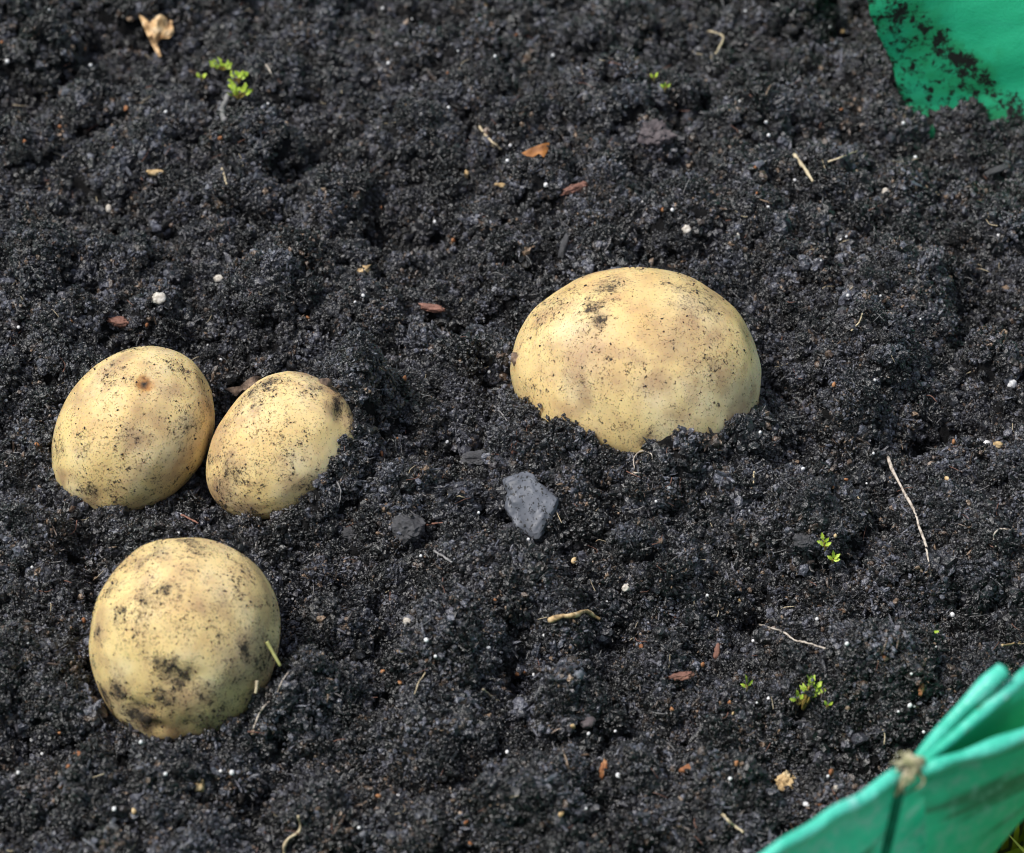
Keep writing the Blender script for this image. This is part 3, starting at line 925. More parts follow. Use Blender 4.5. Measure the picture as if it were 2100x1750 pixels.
link('twine_knot', pyd('twine_knot', np.vstack(VV) - BO, FF), M_TWINE, bag)

# ------------------------------------------------------------------ grass below the bag
q = NT('lawn_soil'); gp = q.n('NewGeometry').outputs['Position']
q.set(Base_Color=q.ramp(q.noise(gp, 12, 4), [(.35, (.05, .06, .01)), (.65, (.12, .14, .02))]), Roughness=.9)
GV = [(-3, -3, ZB - .002), (3, -3, ZB - .002), (3, 4, ZB - .002), (-3, 4, ZB - .002)]
lawn = link('ground', pyd('ground', GV, [[0, 1, 2, 3]]), q.m)
lawn['kind'] = 'structure'; lawn['label'] = 'grassy ground under the planter bag'
q = NT('grass_blade'); gp = q.n('NewGeometry').outputs['Position']
q.set(Base_Color=q.ramp(q.noise(gp, 60, 3), [(.3, (.14, .24, .012)), (.55, (.42, .45, .02)), (.75, (.60, .56, .05))]), Roughness=.5)
nb = 9000
bx = rng.uniform(.02, .42, nb); by = rng.uniform(-.42, .12, nb)
kk = np.hypot(bx - BC[0], by - BC[1]) > .165
bx, by = bx[kk], by[kk]
an = rng.uniform(0, 6.28, len(bx)); hl = rng.uniform(.012, .034, len(bx)); ln = rng.uniform(.2, 1.1, len(bx)) * hl
cx, sx = np.cos(an), np.sin(an)
wd = rng.uniform(.0008, .0016, len(bx))
V = np.stack([np.stack([bx - sx*wd, by + cx*wd, np.full_like(bx, ZB)], -1), np.stack([bx + sx*wd, by - cx*wd, np.full_like(bx, ZB)], -1),
              np.stack([bx + cx*ln*.4 + sx*wd*.8, by + sx*ln*.4 - cx*wd*.8, ZB + hl*.65], -1), np.stack([bx + cx*ln*.4 - sx*wd*.8, by + sx*ln*.4 + cx*wd*.8, ZB + hl*.65], -1),
              np.stack([bx + cx*ln, by + sx*ln, ZB + hl], -1)], 1)
b0 = np.arange(len(bx)) * 5
F = np.concatenate([np.stack([b0, b0+1, b0+2], -1), np.stack([b0, b0+2, b0+3], -1), np.stack([b0+3, b0+2, b0+4], -1)])
tag(link('grass', mesh_np('grass', V.reshape(-1, 3), F), q.m), 'yellow-green grass below the planter bag at the corner of the photo', 'grass', None, 'stuff')

# ------------------------------------------------------------------ small things on the soil
bpy.context.view_layer.update()
DG = bpy.context.evaluated_depsgraph_get()
def hit(u, v):
    e, d = ray(u, v)
    okk, loc, nor, i, ob, mtx = S.ray_cast(DG, Vector(e), Vector(d).normalized())
    if not okk: return on_plane(u, v), np.array([0, 0, 1.0])
    return np.array(loc), np.array(nor)
VIEW = -FWD

def rock_mesh(name, rads, seed, sub=2, amp=.3, facet=False):
    V, F = ico(sub)
    d = 1 + amp * fbm(V + seed, 1.2, 3, seed)
    return mesh_np(name, V * d[:, None] * np.asarray(rads), F, not facet)

def v2(t, x, y):                               # tile coordinates of the measuring zooms -> measuring frame
    return (t % 3) * 700 + x / 3, (t // 3) * 583.3 + y / 3

# white grains, all alike
GR = {0: [(575, 63), (1948, 200), (48, 380), (1525, 272), (1022, 690), (130, 1685), (560, 403), (1685, 697), (2015, 1718), (305, 62), (1650, 640)],
      1: [(255, 55), (435, 120), (718, 315), (945, 348), (85, 575), (1040, 897), (1022, 990), (1258, 1140), (1850, 1245), (2035, 1293), (1300, 345), (660, 665), (575, 1365), (222, 380), (290, 390), (1750, 655)],
      2: [(905, 168), (350, 625), (510, 755), (528, 835), (688, 1110), (525, 1275), (970, 1475), (1005, 1458), (385, 70), (1355, 760), (850, 1605), (1950, 1345), (1940, 1450), (1430, 970), (1510, 850)],
      3: [(118, 265), (1280, 375), (1360, 465), (40, 715), (1100, 1530), (1955, 5), (200, 1740)],
      4: [(910, 540), (845, 1405), (1935, 1335), (1150, 1570), (2015, 1250), (490, 1670), (650, 970), (85, 110), (135, 70)],
      5: [(1180, 590), (1015, 70), (1215, 72), (1172, 1040), (408, 1395), (1130, 1225), (740, 1135), (475, 910), (1460, 215)],
      6: [(870, 1065), (200, 1052), (262, 1137), (115, 1253), (1428, 1253), (1360, 1245), (1490, 1490), (75, 1497), (960, 1165), (1020, 1260), (175, 455), (705, 1475)],
      7: [(1633, 203), (903, 488), (523, 437), (580, 537), (930, 48), (1703, 1270), (1685, 998), (1520, 1013), (1765, 998), (978, 1138), (1020, 1125), (350, 1393), (1505, 1473), (188, 1623), (110, 1590), (1183, 650), (1245, 410)],
      8: [(1657, 283), (1008, 460), (455, 823), (1395, 840), (1422, 846), (1325, 877), (1405, 643), (892, 1275), (1480, 1003), (145, 905), (825, 308), (1557, 480), (432, 443), (150, 163), (528, 797), (290, 1290)]}
gm = [rock_mesh('white_grain', (.00056, .00053, .0005), 10 + k, 2, .12) for k in range(4)]
for m in gm: m.materials.append(M_WHITE)
lay = []                                       # (object, point) placed after all rays are cast
for t, lst in GR.items():
    for (x, y) in lst:
        p, n = hit(*v2(t, x, y))
        s = random.choice((.62, .75, .9, 1.0, 1.1))
        if (t, x) in ((0, 48), (1, 1258), (7, 903), (8, 1657), (6, 1428), (7, 1703)): s = 1.35
        lay.append(('white_grain', random.choice(gm), p + VIEW * .0008, s * 1.08, 'small round white fertiliser grain lying on the black compost', 'grain', 'white grains scattered over the compost'))
# orange and tan crumbs, all alike
OR = {0: [(523, 305), (1178, 58), (370, 780), (697, 910), (10, 260), (1355, 850), (775, 670), (150, 870)],
      1: [(1075, 215), (655, 450), (395, 650), (690, 1480), (1975, 1290), (245, 1280), (890, 30)],
      2: [(975, 675), (985, 195), (445, 1030), (455, 1190)],
      3: [(905, 250), (1895, 205), (230, 985), (440, 225)],
      4: [(345, 950), (250, 1040), (620, 1190), (1430, 1700), (390, 580)],
      5: [(1668, 970), (1625, 1200), (1005, 1200), (930, 620), (610, 335), (925, 1250), (940, 1545)],
      6: [(515, 318), (420, 1215), (825, 1490), (380, 1340), (365, 1010)],
      7: [(945, 190), (255, 630), (1080, 650), (1125, 635), (2035, 865), (1425, 970), (1350, 1510), (795, 1690), (765, 1560), (1845, 480), (360, 700), (375, 508), (230, 1400)],
      8: [(350, 193), (120, 590), (330, 1200), (290, 825), (915, 1250), (850, 1450), (1240, 540), (310, 890)]}
om = [rock_mesh('bark_crumb', (.0008, .0006, .00045), 40 + k, 2, .45) for k in range(4)]
for k, m in enumerate(om): m.materials.append(M_ORANGE if k < 3 else M_TAN)
for t, lst in OR.items():
    for (x, y) in lst:
        p, n = hit(*v2(t, x, y))
        lay.append(('bark_crumb', random.choice(om), p + VIEW * .0002, random.uniform(.75, 1.25), 'tiny orange-brown bark crumb lying on the black compost', 'bark crumb', 'orange bark crumbs scattered over the compost'))

# single stones and pale lumps: (u, v, radii px (across, along view up, depth), material, name, category, label)
ST = [(325, 612, 14, 12, 9, M_PALE, 'pebble', 'pebble', 'chalky white lump above the potato with the brown eye spot', .3),
      (449, 572, 11, 8, 7, M_PALE, 'pebble', 'pebble', 'smooth white oval pebble up and right of the chalky white lump', .15),
      (223, 428, 6, 9, 6, M_PALE, 'pebble', 'pebble', 'upright white oval pebble in the upper left compost', .15),
      (578, 501, 7, 9, 6, M_PALE, 'pebble', 'pebble', 'white angular pebble beside a dark hollow above the left potatoes', .3),
      (1408, 471, 10, 10, 8, M_PALE, 'pebble', 'pebble', 'pale rounded pebble above the right end of the largest potato', .25),
      (1510, 485, 7, 7, 5, M_PALE, 'pebble', 'pebble', 'small off-white pebble right of the pale rounded one above the largest potato', .3),
      (1076, 542, 10, 9, 8, M_PALE, 'pebble', 'pebble', 'pitted white pebble up and left of the largest potato', .35),
      (2075, 787, 9, 9, 8, M_WHITE, 'pebble', 'pebble', 'bright white pebble near the right edge of the photo', .25),
      (2023, 909, 9, 7, 7, M_WHITE, 'pebble', 'pebble', 'white pebble touching a tan one in the right compost', .15),
      (2047, 912, 10, 7, 7, M_TAN, 'pebble', 'pebble', 'tan pebble touching a white one in the right compost', .2),
      (1816, 392, 8, 7, 7, M_PALE, 'pebble', 'pebble', 'white and brown pebble below the upright straw on the right', .3),
      (1653, 1650, 8, 5, 5, M_WHITE, 'pebble', 'pebble', 'bright white elongated pebble left of the tied bag rim', .2),
      (1715, 1616, 7, 7, 6, M_PALE, 'pebble', 'pebble', 'greyish white pebble just left of the bag rim', .3),
      (835, 1274, 8, 8, 6, M_PALE, 'pebble', 'pebble', 'pale ring-shaped pebble right of the round dirty potato', .3),
      (1283, 1207, 9, 8, 7, M_PALE, 'pebble', 'pebble', 'dusty cream pebble above the tan wood splinter', .35),
      (1205, 1482, 16, 12, 9, M_PSTONE, 'pebble', 'pebble', 'flat pinkish brown pebble in the lower middle compost', .3),
      (1610, 1606, 21, 17, 12, M_TAN, 'wood_chunk', 'wood chunk', 'crumbly tan wood chunk left of the twine knot', .5),
      (838, 1082, 34, 30, 24, M_DSTONE, 'stone', 'stone', 'rounded dark grey stone left of the slate chip', .2),
      (725, 1096, 20, 14, 12, M_DSTONE, 'stone', 'stone', 'small grey stone below the half buried speckled potato', .3),
      (1342, 277, 34, 27, 26, M_PSTONE, 'stone', 'stone', 'angular mauve stone in the upper middle compost', .3),
      (1648, 1111, 22, 16, 14, M_DSTONE, 'stone', 'stone', 'dark grey stone left of the two moss sprouts', .25),
      (2043, 350, 26, 7, 7, M_DSTONE, 'wood_chip', 'wood chip', 'bluish grey wood chip below the dirty bag wall', .3),
      (1185, 1385, 11, 11, 8, M_SLATE, 'stone', 'stone', 'small blue-grey stone below the tan wood splinter', .3),
      (985, 940, 30, 14, 9, M_DSTONE, 'stone', 'stone', 'flat grey stone left of the slate chip and above it', .3),
      (1155, 508, 8, 26, 8, M_DSTONE, 'wood_chip', 'wood chip', 'upright dark wood chip above the largest potato', .3),
      (890, 632, 24, 8, 8, M_PINK, 'bark_piece', 'bark', 'long reddish bark piece above the half buried speckled potato', .3),
      (240, 660, 22, 9, 8, M_PINK, 'bark_piece', 'bark', 'dark reddish bark piece above the potato with the brown eye spot', .35),
      (1183, 386, 24, 8, 8, M_PINK, 'bark_piece', 'bark', 'forked brown bark piece above the largest potato', .4),
      (318, 354, 17, 7, 6, M_TAN, 'bark_piece', 'bark', 'short tan chip in the upper left compost', .35),
      (1031, 381, 16, 5, 5, M_TAN, 'bark_piece', 'bark', 'thin tan chip right of the middle in the upper compost', .3),
      (957, 358, 6, 9, 5, M_TAN, 'bark_piece', 'bark', 'orange and white chip left of the thin tan chip', .35),
      (745, 551, 14, 8, 6, M_TAN, 'bark_piece', 'bark', 'pale tan flake between the left potatoes and the largest one', .4),
      (1056, 912, 9, 22, 7, M_PINK, 'bark_piece', 'bark', 'reddish bark flake in front of the largest potato', .4),
      (1237, 1579, 8, 20, 7, M_ORANGE, 'bark_piece', 'bark', 'upright orange bark chip in the lower middle compost', .4),
      (1414, 1574, 18, 7, 6, M_ORANGE, 'bark_piece', 'bark', 'bright orange bark chip left of the tan wood chunk', .35),
      (1890, 1411, 6, 14, 6, M_ORANGE, 'bark_piece', 'bark', 'orange bark flake above the tied folds of the bag', .35),
      (1470, 1338, 7, 16, 6, M_PINK, 'bark_piece', 'bark', 'brown bark sliver left of the small seedlings', .35),
      (161, 1548, 11, 7, 6, M_ORANGE, 'bark_piece', 'bark', 'glossy orange bark bit below the round dirty potato', .25),
      (408, 1611, 12, 13, 5, M_TAN, 'bark_piece', 'bark', 'cream and pink husk below the round dirty potato', .45),
      (1398, 1386, 22, 8, 6, M_PINK, 'bark_piece', 'bark', 'brown bark strip left of the small seedlings and below the wood splinter', .4)]
for i, (u, v, ru, rv, rd, mat, nm, cat, lab, amp) in enumerate(ST):
    p, n = hit(u, v)
    k = mpp(p)
    V, F = ico(4 if ru > 18 else 3)
    d = 1 + amp * fbm(V + i, 1.3, 3, 500 + i) + amp * (.75 if nm in ('wood_chunk', 'bark_piece', 'stone') else .3) * fbm(V + i, 5, 2, 540 + i)
    V = V * d[:, None] * np.array([ru, rv, rd]) * k
    a = math.radians(rng.uniform(-25, 25))
    V = np.column_stack([V[:, 0]*math.cos(a) - V[:, 1]*math.sin(a), V[:, 0]*math.sin(a) + V[:, 1]*math.cos(a), V[:, 2]])
    fx = np.array([0, .25, .97]) if ru > 12 else VIEW
    z = fx / np.linalg.norm(fx) * .5 + VIEW * .5; z /= np.linalg.norm(z); y = UPV - z * (UPV @ z); y /= np.linalg.norm(y); x = np.cross(y, z)
    m = mesh_np(nm, V[:, :1]*x + V[:, 1:2]*y + V[:, 2:]*z, F, ru < 16 or nm != 'stone'); m.materials.append(mat)
    lay.append((nm, m, p + VIEW * .10 * rd * k, None, lab, cat, None))

# straws, roots and fibres as tubes: points in the measuring frame
def strand(nm, P2, r0, r1, mat, lab, cat, lift=.0006, group=None, n=None):
    W = []
    for (u, v) in P2:
        p, _ = hit(u, v); W.append(p)
    W = np.array(W)
    for _ in range(2):                          # keep it from diving into every gap of the crumbs
        for i in range(1, len(W) - 1):
            zz = max(W[i, 2], .5 * (W[i-1, 2] + W[i+1, 2]) - .001)
            e, d = ray(*P2[i]); W[i] = e + d * ((zz - e[2]) / d[2])
    W = W + VIEW * lift
    c = W.mean(0)
    n = n or 6 * len(W)
    P = smooth_path(W - c, n) + rng.normal(size=(n, 3)) * .00006
    R = .8 * np.linspace(r0, r1, n) * (1 + .18 * np.sin(np.linspace(0, 19, n)))
    V, F = tube_np(P, R, 7)
    m = pyd(nm, V, F); m.materials.append(mat)
    lay.append((nm, m, c, None, lab, cat, group))
strand('dry_root', [(1820, 938), (1830, 965), (1843, 990), (1855, 1013), (1867, 1034), (1878, 1058), (1884, 1080), (1897, 1117), (1902, 1145), (1908, 1182)], .00062, .00036, M_ROOT, 'long pale dried root lying below and right of the largest potato', 'root', .001)
strand('straw', [(1628, 318), (1640, 334), (1652, 350), (1667, 374)], .0008, .0006, M_STRAW, 'short upright yellow straw with a white husk in the upper right compost', 'straw', .0012)
strand('straw', [(983, 260), (995, 277), (1010, 292), (1028, 307)], .0005, .0004, M_STRAW, 'thin pale straw in the upper middle compost, left of the orange leaf scrap', 'straw')
strand('wood_splinter', [(1126, 1272), (1150, 1264), (1180, 1261), (1200, 1253), (1216, 1262), (1230, 1270)], .0010, .0006, M_TAN, 'tan wood splinter with frayed bark in the middle of the lower compost', 'splinter', .0008)
strand('rootlet', [(1301, 962), (1300, 940), (1309, 928), (1322, 925), (1335, 932), (1338, 942)], .00022, .00018, M_ROOT, 'curled white rootlet at the foot of the largest potato', 'rootlet', .0008)
strand('rootlet', [(612, 1673), (617, 1690), (612, 1706), (592, 1720), (584, 1735), (583, 1752)], .0004, .0006, M_STRAW, 'crooked pale rootlet at the bottom edge of the photo', 'rootlet')
strand('rootlet', [(593, 1378), (582, 1392), (575, 1404), (570, 1419)], .00028, .0002, M_ROOT, 'upper white rootlet hanging beside the round dirty potato', 'rootlet')
strand('rootlet', [(553, 1439), (541, 1450), (531, 1466), (520, 1494)], .0003, .00028, M_ROOT, 'lower white rootlet at the foot of the round dirty potato', 'rootlet')
strand('straw', [(1480, 1667), (1492, 1682), (1507, 1694), (1524, 1707)], .0005, .0004, M_STRAW, 'pale straw in the lower right compost, left of the bag rim', 'straw')
strand('rootlet', [(1557, 1281), (1582, 1288), (1607, 1297), (1630, 1313), (1653, 1318), (1693, 1330)], .00035, .0003, M_ROOT, 'wavy tan rootlet above the small seedlings', 'rootlet')
strand('straw', [(990, 1413), (1003, 1424), (1023, 1437)], .00045, .0004, M_STRAW, 'short cream straw in the lower middle compost', 'straw')
strand('rootlet', [(872, 1379), (866, 1390), (858, 1400), (850, 1424)], .00028, .0002, M_STRAW, 'thin curved rootlet left of the short cream straw', 'rootlet')
strand('rootlet', [(2042, 1121), (2037, 1106), (2040, 1093), (2050, 1085), (2066, 1086), (2084, 1091)], .0003, .0002, M_ROOT, 'curled white rootlet at the right edge of the photo', 'rootlet')
strand('straw', [(1450, 64), (1468, 68), (1483, 77), (1478, 92), (1467, 111)], .0004, .0004, M_STRAW, 'bent tan straw at the top of the photo', 'straw')
strand('straw', [(1697, 333), (1727, 322), (1758, 310)], .0004, .00025, M_STRAW, 'fine brown straw right of the upright yellow straw', 'straw')
strand('straw', [(1745, 678), (1756, 668), (1764, 656), (1768, 643)], .0003, .00025, M_STRAW, 'bent yellow straw right of the largest potato', 'straw')
strand('straw', [(1758, 1019), (1772, 1035), (1790, 1055)], .0003, .0003, M_STRAW, 'thin pale straw left of the long dried root', 'straw')
strand('straw', [(1547, 967), (1545, 978), (1545, 991)], .0003, .0003, M_STRAW, 'tiny upright straw below the right end of the largest potato', 'straw')
strand('rootlet', [(918, 1014), (930, 1017), (947, 1019), (973, 1027)], .00028, .0002, M_STRAW, 'thin yellow rootlet left of the slate chip', 'rootlet')
strand('rootlet', [(872, 1077), (895, 1073), (920, 1072)], .0004, .0002, M_PINK, 'reddish root piece touching the rounded dark stone', 'rootlet')
strand('rootlet', [(1293, 972), (1303, 970), (1313, 971)], .0003, .0003, M_ROOT, 'short cream fibre below the curled rootlet of the largest potato', 'rootlet')
strand('rootlet', [(1013, 833), (1026, 845), (1040, 863)], .0003, .0003, M_GREYFIB, 'grey fibre left of the foot of the largest potato', 'rootlet')
strand('straw', [(890, 1130), (907, 1140), (927, 1154)], .0004, .0004, M_GREYFIB, 'grey straw below the rounded dark stone', 'straw')
strand('straw', [(2053, 1324), (2072, 1321), (2092, 1317)], .0004, .0003, M_TAN, 'tan straw at the right edge above the folded bag rim', 'straw')
strand('straw', [(372, 1055), (390, 1064), (407, 1073)], .0004, .0003, M_PINK, 'pinkish straw between the pair of potatoes and the round one', 'straw')
strand('straw', [(455, 345), (460, 360), (465, 379)], .0004, .0004, M_STRAW, 'short upright straw in the upper left compost below the green sprouts', 'straw')
def stuck(nm, k, P2, r0, r1, mat, lab, cat, lift):
    """a stem lying on a potato: starts on the skin, runs on straight in the plane of that point"""
    q0 = pot_hit(k, *P2[0]) + VIEW * lift
    W = []
    for (u, v) in P2:
        e, d = ray(u, v); t = ((q0 - e) @ FWD) / (d @ FWD); W.append(e + d * t)
    W = np.array(W); c = W.mean(0)
    V, F = tube_np(smooth_path(W - c, 14), np.linspace(r0, r1, 14), 7)
    m = pyd(nm, V, F); m.materials.append(mat)
    lay.append((nm, m, c, None, lab, cat, None))
stuck('grass_stem', 2, [(547, 1316), (556, 1332), (566, 1350), (575, 1366)], .00055, .0004, M_GSTRAW, 'green-yellow grass stem leaning on the round dirty potato', 'grass stem', .0012)
stuck('straw_flake', 2, [(527, 1396), (526, 1410), (524, 1422)], .0005, .0004, M_STRAW, 'cream straw flake stuck on the right side of the round dirty potato', 'straw', .0012)
strand('rootlet', [(692, 990), (699, 1005), (698, 1022), (692, 1040)], .0003, .0002, M_GREYFIB, 'grey rootlet at the right foot of the half buried speckled potato', 'rootlet')
strand('rootlet', [(545, 133), (553, 145), (560, 160)], .0004, .0003, M_ROOT, 'pale forked rootlet right of the green sprouts', 'rootlet')
strand('dry_root', [(468, 196), (462, 212), (455, 228), (460, 246)], .0011, .0013, M_GREYFIB, 'thick grey root below the green sprouts in the upper left', 'root')

# flat pieces: outlines in the measuring frame, given thickness and a curl
def flake(nm, outline, thick, mat, lab, cat, tilt=0.5, lift=.001, curl=.0015, sub=3):
    O = np.array(outline, float)
    cu, cv = O.mean(0)
    p, n = hit(cu, cv)
    k = mpp(p)
    z = np.array([0, 0, 1.0]) * (1 - tilt) + VIEW * tilt; z /= np.linalg.norm(z)
    base = p + VIEW * lift
    b = bmesh.new()
    vs = []
    for (u, v) in O:
        e, d = ray(u, v); t = ((base - e) @ z) / (d @ z); vs.append(b.verts.new(tuple(e + d*t - base)))
    b.faces.new(vs)
    bmesh.ops.triangulate(b, faces=b.faces[:])
    bmesh.ops.subdivide_edges(b, edges=b.edges[:], cuts=sub, use_grid_fill=True)
    for vv in b.verts:
        c = np.array(vv.co)
        h = curl * float(fbm(c[None] * 1.0, 160, 3, 61)[0])
        vv.co = Vector(c + z * h)
    geom = bmesh.ops.extrude_face_region(b, geom=b.faces[:])
    for e in geom['geom']:
        if isinstance(e, bmesh.types.BMVert): e.co = e.co - Vector(z) * thick
    bmesh.ops.recalc_face_normals(b, faces=b.faces[:])
    m = bpy.data.meshes.new(nm); b.to_mesh(m); b.free()
    m.materials.append(mat)
    lay.append((nm, m, base, None, lab, cat, None))
t0 = lambda t, pts: [v2(t, *p) for p in pts]
flake('dead_leaf', t0(0, [(845, 75), (872, 92), (905, 122), (925, 150), (932, 105), (985, 80), (1050, 112), (1068, 190), (1040, 240), (985, 240), (962, 262), (992, 342), (972, 345), (930, 270), (895, 195)]), .0003, M_LEAFD, 'torn light brown dead leaf standing in the compost at the upper left', 'dead leaf', .85, .006, .004)
flake('leaf_scrap', t0(1, [(1108, 938), (1190, 905), (1282, 872), (1270, 930), (1245, 975), (1215, 950), (1180, 968), (1140, 960)]), .0003, M_LEAFO, 'curled orange leaf scrap in the upper middle compost', 'leaf scrap', .7, .0015)
flake('dry_skin_scrap', [(460, 795), (476, 791), (493, 793), (506, 782), (524, 773), (540, 770), (553, 764), (558, 773), (548, 779), (534, 787), (522, 797), (505, 803), (498, 800), (484, 812), (474, 803)], .0004, M_SKIN, 'shrivelled brown skin scrap behind the half buried speckled potato', 'skin scrap', .6, .003, .003)
SO = np.array([(1032, 985), (1050, 976), (1072, 968), (1090, 972), (1104, 990), (1124, 1006), (1144, 1027), (1136, 1058), (1120, 1086), (1101, 1112), (1080, 1100), (1057, 1088), (1050, 1066), (1037, 1044), (1040, 1012)], float)
sc_ = SO.mean(0)
p, n = hit(*sc_)
k = mpp(p)
V, F = ico(5)
oa = np.arctan2(-(SO[:, 1] - sc_[1]), SO[:, 0] - sc_[0]); orr = np.hypot(SO[:, 0] - sc_[0], SO[:, 1] - sc_[1])
o_ = np.argsort(oa); oa, orr = oa[o_], orr[o_]
fi = np.arctan2(V[:, 1], V[:, 0])
R = np.interp(fi, np.concatenate([oa - 2*math.pi, oa, oa + 2*math.pi]), np.tile(orr, 3)) * k
rho = np.hypot(V[:, 0], V[:, 1]) ** .75
zz = np.sign(V[:, 2]) * np.abs(V[:, 2]) ** .55 * .0032 * (1 + .20 * fbm(V, 2.2, 4, 880))
Rr = R * (1 + .05 * fbm(V, 4, 3, 890)) * rho
z = np.array([0, 0, 1.0]) * .35 + VIEW * .65; z /= np.linalg.norm(z)
y = UPV - z * (UPV @ z); y /= np.linalg.norm(y); x = np.cross(y, z)
W = (Rr * np.cos(fi))[:, None] * x + (Rr * np.sin(fi))[:, None] * y + zz[:, None] * z
lay.append(('slate_chip', mesh_np('slate_chip', W, F), p + VIEW * .0018, None, 'flat blue-grey slate stone dusted with soil below the largest potato', 'stone', None))
# the slate is dusted with soil
q = NT('dusted_slate'); oc = q.n('TexCoord').outputs['Object']
sl = q.ramp(q.noise(oc, 180, 3), [(.3, (.075, .082, .10)), (.7, (.155, .165, .195))])
dst = q.math('MAXIMUM', q.step(q.noise(oc, 900, 3, .65), .57, .62), q.step(q.noise(oc, 300, 6, .75), .58, .63))
q.set(Base_Color=q.mix(dst, sl, (.02, .02, .021)), Roughness=.5); q.bump(dst, .5, .0004)
lay[-1][1].materials.clear(); lay[-1][1].materials.append(q.m)

# seedlings: stem and toothed leaves
def leaf_np(base, tip, width, up, lobes=3):
    base, tip, up = map(np.asarray, (base, tip, up))
    ax = tip - base; ln = np.linalg.norm(ax); ax = ax / ln
    sd = np.cross(ax, up); sd /= np.linalg.norm(sd) + 1e-9
    nz = np.cross(sd, ax)
    n = 4 * lobes + 2
    L, R = [], []
    for i in range(n + 1):
        t = i / n
        wdt = width * (math.sin(math.pi * min(1, t ** .8)) ** .7) * (.55 + .45 * abs(math.cos(math.pi * t * lobes))) + width * .04
        b = base + ax * ln * t + nz * (.25 * ln * t * (1 - t))
        L.append(b + sd * wdt + nz * wdt * .3); R.append(b - sd * wdt + nz * wdt * .3)
    C = [base + ax*ln*i/n + nz*(.25*ln*(i/n)*(1-i/n)) for i in range(n + 1)]
    V = np.array(L + C + R)
    m = n + 1
    F = [[i, i+1, m+i+1, m+i] for i in range(n)] + [[m+i, m+i+1, 2*m+i+1, 2*m+i] for i in range(n)]
    return V, F
seed_later = []
def seedling(base_uv, leaves, lab, stemr=.0004, name='seedling', cat='seedling', lobes=3, stem=True):
    p, n = hit(*base_uv)
    p = p + VIEW * .0022
    k = mpp(p)
    parts = []
    for (u, v, ln, wd, ang) in leaves:
        # leaf root offset from the stem foot, raised towards the camera side
        root = p + ((u - base_uv[0]) * RGT + (base_uv[1] - v) * (UPV * .75 + VIEW * .35)) * k + VIEW * .0009
        d = (math.cos(math.radians(ang)) * RGT + math.sin(math.radians(ang)) * (UPV * .9 + np.array([0, 0, .3]))) * ln * k
        V, F = leaf_np(root - p, root + d * 1.1 + VIEW * .0006 - p, wd * k * .85, VIEW + rng.normal(size=3) * .35, lobes)
        parts.append(('leaf', V, F, M_GREEN))
        if stem:
            V, F = tube_np(smooth_path([np.array([0, 0, -.001]), (root - p) * .5 + rng.normal(size=3)*.0003, root - p], 8), np.linspace(stemr, stemr * .6, 8), 6)
            parts.append(('stem', V, F, M_STEM))
    seed_later.append((name, p, parts, lab, cat))
seedling((1645, 1448), [(1657, 1396, 24, 9, 85), (1664, 1408, 28, 7, 55), (1652, 1412, 22, 6, 115), (1660, 1420, 24, 6, 35), (1650, 1426, 16, 5, 150), (1668, 1398, 20, 6, 30), (1660, 1388, 20, 8, 75), (1655, 1384, 18, 7, 110), (1672, 1404, 20, 6, 15), (1650, 1404, 18, 6, 140)], 'largest feathery green seedling with a brown stem, left of the folded bag rim')
seedling((1637, 1440), [(1632, 1424, 14, 6, 100), (1630, 1430, 13, 6, 170), (1638, 1428, 10, 5, 60)], 'tiny green seedling at the foot of the largest feathery one', .0002)
seedling((1530, 1412), [(1528, 1398, 18, 5, 100), (1531, 1402, 14, 4, 50), (1527, 1406, 12, 5, 150)], 'small dim green sprout left of the largest feathery seedling', .0002)
seedling((1696, 1448), [(1692, 1442, 9, 4, 120), (1697, 1442, 9, 4, 40)], 'tiny dark green sprout right of the largest feathery seedling', .0002)
seedling((1690, 1125), [(1684, 1100, 13, 5, 100), (1686, 1106, 12, 5, 40), (1684, 1108, 12, 5, 165), (1690, 1116, 12, 5, 30), (1687, 1116, 12, 5, 150)], 'upper of the two bright moss sprouts left of the long dried root', .0002)
seedling((1707, 1150), [(1706, 1142, 14, 5, 95), (1708, 1144, 14, 5, 40), (1705, 1145, 13, 5, 150), (1707, 1148, 12, 5, 10)], 'lower of the two bright moss sprouts left of the long dried root', .0002)
seedling((490, 200), [(rng.uniform(474, 524), rng.uniform(176, 198), rng.uniform(8, 13), rng.uniform(5, 8), rng.uniform(0, 180)) for _ in range(16)], 'green seedling with round bright leaves at the upper left', .0003, lobes=1)
seedling((490, 168), [(rng.uniform(478, 504), rng.uniform(152, 168), rng.uniform(7, 12), rng.uniform(4, 7), rng.uniform(0, 180)) for _ in range(12)], 'yellow-green sprout just above the round-leaved seedling at the upper left', .0002, lobes=2)
seedling((458, 142), [(rng.uniform(436, 474), rng.uniform(124, 146), rng.uniform(6, 11), rng.uniform(2.5, 4.5), rng.uniform(20, 160)) for _ in range(22)], 'patch of yellow moss above the sprouts at the upper left', .0002, 'moss_tuft', 'moss', 2)
seedling((415, 164), [(412, 162, 10, 5, 120), (418, 161, 10, 5, 40)], 'small green sprout left of the yellow moss patch', .0002)
seedling((1342, 166), [(1338, 162, 9, 4, 120), (1343, 160, 9, 4, 60)], 'tiny yellow-green sprout on a clod above the mauve stone', .0002)
seedling((1364, 186), [(1360, 182, 9, 4, 140), (1366, 180, 9, 4, 40), (1362, 180, 8, 4, 90)], 'tiny dull green sprout below and right of the one on a clod', .0002)
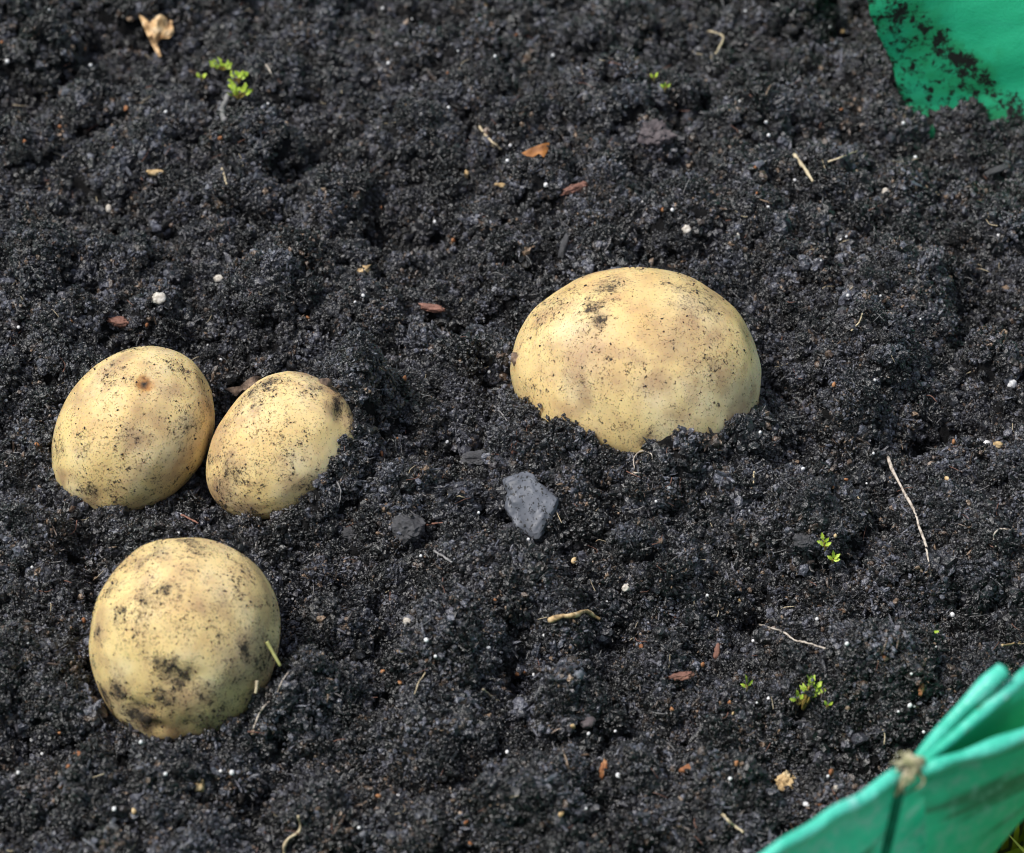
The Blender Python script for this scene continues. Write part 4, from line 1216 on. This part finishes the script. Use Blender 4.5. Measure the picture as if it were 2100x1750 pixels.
seedling((1916, 1296), [(1912, 1294, 9, 4, 10)], 'single tiny green leaf lying in the right-hand compost', .0002, 'leaf_sprout', 'sprout', 1, False)

# fine fibres nobody would count
FU, FV = rng.uniform(0, VW, 620), rng.uniform(0, VH, 620)
VV, FF, o = [], [], 0
FB = {0: ([], []), 1: ([], []), 2: ([], [])}
cnt = {0: 0, 1: 0, 2: 0}
for u, v in zip(FU, FV):
    p, n = hit(u, v)
    if p[2] > .045 or (u > 1730 and v < 280) or in_pot(p[None], 1.08)[0]: continue
    a = rng.uniform(0, 6.28); ln = rng.uniform(.0015, .006)
    d = np.array([math.cos(a), math.sin(a), rng.uniform(-.3, .5)]) * ln
    bnd = rng.normal(size=3) * ln * .12
    st = p + VIEW * .0004
    V, F = tube_np(smooth_path([st - d/2, st + bnd, st + d/2], 7), np.linspace(.00011, .00006, 7) * rng.uniform(.6, 1.4), 4)
    c = rng.choice(3, p=[.22, .48, .3])
    FB[c][0].append(V); FB[c][1].extend([[i + cnt[c] for i in f] for f in F]); cnt[c] += len(V)
allV, allF, mi, off = [], [], [], 0
for c in range(3):
    allV += FB[c][0]; allF += [[i + off for i in f] for f in FB[c][1]]; mi += [c] * len(FB[c][1]); off += cnt[c]

# ------------------------------------------------------------------ link what was placed
for (nm, m, p, s, lab, cat, grp) in lay:
    o = link(nm, m)
    o.location = p
    if s:
        o.scale = (s * random.uniform(.85, 1.15), s, s * random.uniform(.85, 1.1))
        o.rotation_euler = (random.uniform(0, 6), random.uniform(0, 6), random.uniform(0, 6))
    tag(o, lab, cat, grp)
for (nm, p, parts, lab, cat) in seed_later:
    r = empty(nm, p)
    tag(r, lab, cat, 'green sprouts in the compost')
    for (pn, V, F, mat) in parts:
        link(pn, pyd(pn, V, F), mat, r)
fm = pyd('fine_fibres', np.vstack(allV), allF)
for mt in (M_STRAW, M_GREYFIB, M_PINK): fm.materials.append(mt)
fm.polygons.foreach_set('material_index', mi[:len(fm.polygons)])
tag(link('fine_fibres', fm), 'hair-thin pale and brown plant fibres strewn over the compost', 'fibres', None, 'stuff')
